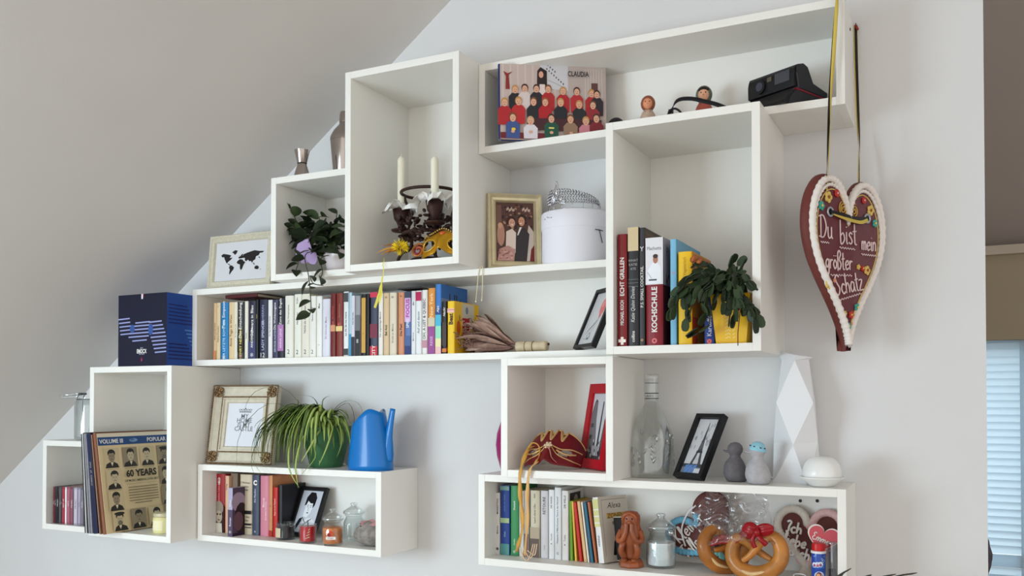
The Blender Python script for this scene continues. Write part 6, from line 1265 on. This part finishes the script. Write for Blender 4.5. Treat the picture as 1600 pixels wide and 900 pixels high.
for (u, v, y, r, rot) in ((1172,829,-.178,(.020,.010,.020),.35),(1194,828,-.182,(.024,.010,.015),-.25)):
    m = MB(); m.ell((0,0,0), r, 22, 14)
    for i, q in enumerate(m.v): m.v[i] = (q[0], q[1]*(1-.45*abs(q[0])/r[0])+.0015*math.sin(q[2]*420), q[2])
    m.build('bow_loop', RB, t, True, at(u, v, y)-o0, (0, rot, R_(-10)))
MB().ell((0,0,0), (.008,.009,.010), 14, 10).build('bow_knot', RB, t, True, at(1183,832,-.190)-o0)
rb([at(1165,826,-.168), at(1157,838,-.163), at(1146,846,-.158), at(1128,845,-.15), at(1108,850,-.145)], .014, 'bow_tail', (0,.3,1)); rb([at(1183,834,-.190), at(1190,844,-.194), at(1198,852,-.19)], .011, 'bow_tail', (.8,.3,.3)); rb([at(1181,834,-.190), at(1176,845,-.192), at(1180,856,-.19)], .010, 'bow_tail', (.8,.3,.2)); rb([at(1114,845,-.150), at(1130,838,-.148), at(1150,843,-.15)], .016, 'bow_tail', (0,.6,.8))
# crumpled clear bag behind the bow
t = thing('plastic_bag', 'crumpled clear plastic bag around the pretzels', 'bag', at(1150, 800, -.11)); o0 = at(1150, 800, -.11)
def film(c, du, dv_, amp, name, sd, nu=22, nv=16):
    m = MB(); vs = []; fs = []
    for j in range(nv+1):
        for i in range(nu+1):
            a, b = -1+2*i/nu, -1+2*j/nv; p = c+du*a*(1-.15*b)+dv_*b; q = Vector((a*2.3+sd, b*2.1, sd)); p = p+Vector((.3*_n.noise(q+Vector((5,0,0))), _n.noise(q*1.4), .4*_n.noise(q*1.1+Vector((0,7,0)))))*amp; vs.append(p-o0)
    for j in range(nv):
        for i in range(nu): k = j*(nu+1)+i; fs.append((k, k+1, k+nu+2, k+nu+1))
    m.add(vs, fs); m.build(name, FILM, t, True)
FILM = glass_mat((.90,.90,.91), (.95,.95,.96), .07, .55, .12)
film(at(1140,800,-.115), Vector((.085,-.01,-.004)), Vector((.012,.02,.045)), .030, 'film_sheet', 1.3); film(at(1170,815,-.155), Vector((.05,.01,.0)), Vector((-.01,.03,.042)), .026, 'film_sheet', 4.1); film(at(1120,830,-.14), Vector((.045,-.02,.012)), Vector((.006,.02,.028)), .020, 'film_sheet', 7.7)
# heart pick, bubble tube and bits at the right end
p = at(1278, 840, -.12); t = thing('heart_pick', 'pink heart name pick with white rim behind the blue tube', 'heart pick', (p.x+.004, -.128, at(1282,862,-.12).z-.003), (R_(-6), R_(14), R_(8)))
HPk = heart_poly(.066, .060, 48); m = MB(); m.prism([(x*1.1, z*1.1-.003) for x, z in HPk], 0, .003); m.build('white_rim', ICE, t); m = MB(); m.prism(HPk, -.001, .002); m.build('pink_face', mat((206,86,96), .5), t)
ln = MB(); piped(ln, 'Emme', -.0245, .0285, .017, .0012, -.002, R_(-8), sx=1.2); ln.build('piped_lettering', ICE, t, True); MB().tube([(0,.002,.01),(.004,.004,-.0455)], .0016, 6).build('stick', mat((206,190,160), .7), t)
p = at(1278.5, 890, -.155); t = thing('bubble_tube', 'blue soap bubble tube with a red cap', 'bubble toy', (p.x, -.150, zJ)); r = .0152
MB().lathe([(r*.95,0),(r,.002),(r,.068),(r*.98,.070)], 32).build('tube', mat((24,72,170), .3, coat=.4), t, True, auto=50); MB().lathe([(r*1.08,.070),(r*1.1,.0715),(r*1.1,.0745),(r*.96,.0755)], 32).build('collar', mat((236,234,236), .35), t, True, auto=50); MB().lathe([(r*.94,.0756),(r*.94,.088),(r*.86,.092),(0,.0925)], 32).build('cap', mat((196,26,30), .35), t, True, auto=50)
def curved(fn, name):
    q = Pr(.0); fn(q); vs = []
    for (x, y, z) in q.v: a = x/r-math.pi/2+R_(10); rr = r+.0004-y; vs.append((rr*math.cos(a), rr*math.sin(a), z))
    q.v = vs; q.put(t, name=name)
def lab(q):
    for (x, z, k) in ((.007,.058,.0024),(.010,.054,.0032),(-.010,.064,.0016),(.012,.064,.0014)): q.oval(x, z, k, k, (190,214,240), 12); q.oval(x, z, k*.7, k*.7, (24,72,170), 12)
    for i in range(5): q.rect(-.013+.0052*i, -.0085+.0052*i, .038, .050, (60,120,200))
    for i, x in enumerate((-.0095,-.003,.0035)): q.oval(x, .0445+.001*i, .0055, .0060, (236,236,244), 12)
    q.text('Pusti', -.003, .0445, .0085, (190,40,60), .2, None, .03); q.oval(.001, .020, .0105, .011, (210,220,236), 18); q.oval(.001, .020, .008, .0085, (120,60,80), 14); q.oval(-.001, .022, .004, .004, (226,170,120), 10); q.oval(.004, .016, .003, .003, (40,60,110), 10)
curved(lab, 'label_print')
p = at(1303, 885, -.13); t = thing('glass_vial', 'grey translucent tube standing at the right shelf corner', 'vial', (-.2715, -.122, zJ)); MB().lathe([(.009,0),(.010,.002),(.010,.090),(.0085,.094)], 24).build('tube', glass_mat((.7,.7,.72), lo=.2, hi=.8), t, True, auto=50); MB().lathe([(.0085,.003),(.0088,.03),(0,.031)], 20).build('filling', mat((110,106,110), .8), t, True)
p = at(1292, 892, -.14); t = tag(MB().prism([(-.011,0),(.012,0),(.008,.026),(-.008,.034)], 0, .001).build('paper_scrap', mat((230,232,240), .7), None, False, (-.289, -.146, zJ), (R_(-8),0,R_(20))), 'small white paper scrap behind the blue tube', 'paper')
o0 = Vector((at(1250,893,-.165).x, -.165, zJ)); t = thing('ribbon_curl', 'thin clear curling ribbon at the foot of the bubble tube', 'ribbon', o0)
m = MB(); m.tube([(.014*math.cos(a), .010*math.sin(a), .010+.010*math.sin(a*.5+.6)) for a in [i*.3 for i in range(24)]], .0015, 6); m.build('curl', mat((206,206,204), .3), t, True)

# ================================================================== carved wooden figure
p = gp(982, 874, FLOOR['J']); t = thing('wooden_figure', 'carved reddish wooden monkey figure holding its head', 'figurine', (-.7455, -.1360, zJ), (0, 0, R_(8))); t.scale = (1.12, 1.12, 1.13); WD = mat((156,82,46), .4, noise=.3, nscale=30, coat=.25)
m = MB(); m.lathe([(.0270,0),(.0285,.003),(.0280,.010),(.0235,.0165),(.0215,.0175)], 8); m.build('base', WD, t, False, bevel=.0015)
m = MB(); L = [(.017,.016,.017),(.0165,.0155,.024),(.0185,.0175,.036),(.022,.020,.050),(.0245,.021,.066),(.0235,.020,.082),(.0205,.0185,.094),(.0215,.0195,.104),(.0205,.019,.114),(.014,.014,.1215),(0,0,.1235)]; n = 20; vs = []; fs = []
for (rx, ry, z) in L:
    for i in range(n): a = 2*math.pi*i/n; vs.append((rx*math.cos(a), ry*math.sin(a)-(.003 if z > .06 else 0), z))
for k in range(len(L)-1):
    for i in range(n): j = (i+1) % n; fs.append((k*n+i, k*n+j, (k+1)*n+j, (k+1)*n+i))
fs.append(tuple(range(n-1,-1,-1))); m.add(vs, fs); m.build('body', WD, t, True)
for s in (-1, 1):
    m = MB(); m.tube(crom([(s*.020,-.006,.080),(s*.026,-.014,.062),(s*.016,-.0235,.060),(s*.007,-.0255,.080),(s*.006,-.0235,.098)], 5), [.0068]*8+[.0062]*8+[.0055]*5, 10); m.build('arm', WD, t, True)
    m = MB(); m.tube(crom([(s*.012,-.012,.022),(s*.018,-.020,.036),(s*.016,-.022,.050),(s*.013,-.016,.056)], 5), [.0075]*8+[.007]*8, 10); m.build('leg', WD, t, True)
    m = MB(); m.ell((s*.0105,-.0225,.018), (.0065,.010,.004), 12, 7); m.build('foot', WD, t, True)
m = MB(); m.tube(crom([(-.015,-.0125,.094),(-.013,-.019,.112),(0,-.0195,.1195),(.013,-.019,.112),(.015,-.0125,.094)], 5), .0038, 8); m.build('brow_ridge', WD, t, True); m = MB(); m.ell((0,-.0205,.098), (.0075,.005,.0065), 12, 8); m.build('muzzle', WD, t, True)
for s in (-1, 1): MB().ell((s*.006,-.0215,.1075), (.0022,.0015,.0022), 8, 6).build('eye', mat((50,26,18), .4), t, True)

# ================================================================== things on the topmost shelf
zG = FLOOR['G']+.0004
def figurine(label, u, y, k, hood, robe, skin=(224,160,120), dark=False, rot=0):
    p = at(u, 160, y); t = thing('peg_figurine', label, 'figurine', (p.x, y, zG), (0, 0, R_(rot)), 'small hooded figurines')
    MB().lathe([(.024*k,0),(.0245*k,.003*k),(.021*k,.028*k),(.015*k,.046*k),(.0105*k,.054*k),(0,.056*k)], 28).build('robe', mat(robe, .6, noise=.1, nscale=60), t, True)
    MB().ell((0,0,.070*k), (.0165*k,.0165*k,.0185*k), 20, 14).build('hood', mat(hood, .6), t, True)
    fc = MB().ell((0,-.0065*k,.0685*k), (.0125*k,.0115*k,.0140*k), 18, 12).build('face', mat(skin, .5), t, True)
    if dark: MB().ell((0,-.0035*k,.0735*k), (.0142*k,.0128*k,.0125*k), 18, 12).build('hair', mat((40,26,24), .7), t, True)
    for s in (-1, 1): MB().ell((s*.0045*k,-.0176*k,.070*k), (.0013*k,.0008*k,.0015*k), 8, 5).build('eye', mat((70,36,24), .4), fc, True)
    MB().ell((0,-.0180*k,.0655*k), (.0014*k,.0014*k,.0014*k), 8, 5).build('nose', mat((206,120,90), .5), fc, True)
    m = MB(); m.tube([(-.006*k,-.0105*k,.050*k),(0,-.0165*k,.036*k),(.006*k,-.0105*k,.050*k)], .002*k, 6); m.build('cape_edge', mat(tuple(int(c*.85) for c in robe), .6), t, True)
figurine('small hooded figurine in a beige robe in the topmost shelf', 1012.5, -.10, 1.11, (150,84,62), (196,170,150), (222,150,112), rot=14)
figurine('small dark haired figurine in a green hood and red robe', 1100, -.075, 1.24, (104,110,96), (186,92,76), (226,170,136), True, rot=10)
# black carrying strap
o0 = at(1060, 160, -.15); t = thing('camera_strap', 'black looped camera strap in the topmost shelf', 'strap', o0); SB = mat((22,20,24), .6)
m = MB(); m.strip([p-o0 for p in crom([at(1049,184,-.150), at(1051,168,-.150), at(1060,156,-.148), at(1080,154,-.145), at(1100,158,-.142), at(1120,163,-.14), at(1140,171,-.138), at(1156,176,-.135)], 6)], .0115, Vector((.25,.5,1)), fold=.05); m.build('strap_band', SB, t, True, solid=.0016)
m = MB(); m.tube([p-o0 for p in crom([at(1044,180,-.15), at(1048,172,-.16), at(1056,170,-.165), at(1064,176,-.16), at(1067,184,-.155)], 6)], .0028, 8); m.build('strap_loop', SB, t, True)
m = MB(); m.box(-.005,.005,-.003,.003,-.007,.007); m.build('buckle', mat((60,58,60), .3, .6), t, False, at(1047,176,-.152)-o0, (0,.3,0))
p = at(962, 188, -.1); t = tag(MB().ell((0,0,0), (.024,.022,.027), 24, 14).build('black_ball', mat((26,24,26), .5), None, True, (p.x+.001, -.1, zG+.0272)), 'round black object just above the cookbook shelf corner', 'ball')
# instant camera, profile in the camera's own side view
t = thing('instant_camera', 'black folding instant camera with a thin red line', 'camera', (-.3820, -.098, zG), (0, 0, R_(-28))); t.scale = (1.2, 1.05, 1.28); BC = mat((40,39,44), .45); BD = mat((22,21,24), .5)
wv = .118
def sprof(P, x0, x1, name, mt, bev=.002):          # side profile in y,z extruded along x
    m = MB(); n = len(P); m.add([(x0,y,z) for y, z in P]+[(x1,y,z) for y, z in P], [tuple(range(n)), tuple(range(2*n-1,n-1,-1))]+[(i,n+i,n+(i+1) % n,(i+1) % n) for i in range(n)]); return m.build(name, mt, t, bevel=bev)
sprof([(-.062,.0),(.075,.0),(.079,.012),(.074,.026),(-.036,.030),(-.056,.014)], -wv/2, wv/2, 'film_base', BC)
sprof([(-.026,.0335),(.074,.0290),(.076,.040),(.024,.050),(.005,.0765),(-.010,.081),(-.030,.0765),(-.033,.06)], -wv/2, wv/2, 'upper_housing', BC)
sprof([(-.036,.0295),(.0745,.0255),(.0745,.0285),(-.034,.0330)], -wv/2-.0002, wv/2+.0002, 'red_line', mat((130,20,40), .4), 0)
sprof([(-.040,.036),(-.030,.036),(-.030,.0745),(-.0375,.0705),(-.0405,.060)], -wv/2+.004, wv/2-.004, 'front_plate', BD)
sprof([(-.078,-.0002),(-.060,-.0002),(-.040,.0290),(-.046,.0295),(-.076,.006)], -wv/2+.002, wv/2-.002, 'drop_front', BD, .001)
m = MB(); m.tube([(-.022,-.0395,.053),(-.022,-.046,.053)], .0125, 24); m.build('lens_ring', BD, t, True, auto=40); m = MB(); m.tube([(-.022,-.0455,.053),(-.022,-.0468,.053)], .008, 20); m.build('lens', mat((50,54,70), .05, coat=1), t, True, auto=40)
MB().box(.012,.046,-.0422,-.038,.048,.068).build('flash_window', mat((70,72,78), .15), t, bevel=.001); MB().box(-.006,.004,-.0418,-.038,.058,.066).build('viewfinder', mat((90,84,70), .2), t)
q = Pr(.0004); q.rect(-.03,.03,-.002,.004,(150,148,150)); q.text('INSTANT', 0, .001, .006, (30,30,34)); q.put(t, (0.01,-.0575,.018), (R_(-52),0,0), name='badge')

# ================================================================== just below the picture: dry twigs in front of the wall
t = thing('dry_twigs', 'dark dry twig tips at the bottom picture edge', 'twigs', (at(1380,905,-.1).x, -.215, at(1380,905,-.2).z-.25)); o0 = t.location; TW = mat((64,62,58), .8)
for (a, b) in (((1300,915),(1330,888)),((1306,912),(1322,893)),((1345,912),(1362,898)),((1352,915),(1400,897)),((1380,912),(1433,895)),((1395,915),(1412,897)),((1310,915),(1318,896))):
    p0, p1 = at(a[0], a[1], -.215)-o0, at(b[0], b[1], -.215)-o0; m = MB(); m.tube(crom([(0,0,.01), p0*.6+Vector((0,.01,0)), p0, p1], 5), [.003]*5+[.0025]*5+[.0018]*5+[.0008], 6); m.build('twig', TW, t, True)
MB().lathe([(.035,-.62),(.05,-.6),(.06,-.3),(.045,-.05),(.05,.0),(.046,.0),(.04,-.05),(0,-.06)], 28).build('vase', mat((206,202,196), .5), t, True)
m = MB(); m.ell((0,0,0), (.013,.04,.042), 16, 12)
for i, v in enumerate(m.v): q = Vector(v); m.v[i] = tuple(q*(1+.35*_n.noise(q*40)))
tag(m.build('hanging_cloth', mat((84,78,86), .9, noise=.3, nscale=60), None, True, (.041, .085, at(1546, 866, .085).z)), 'dark crumpled cloth hanging on the wall end before the shutter', 'cloth')
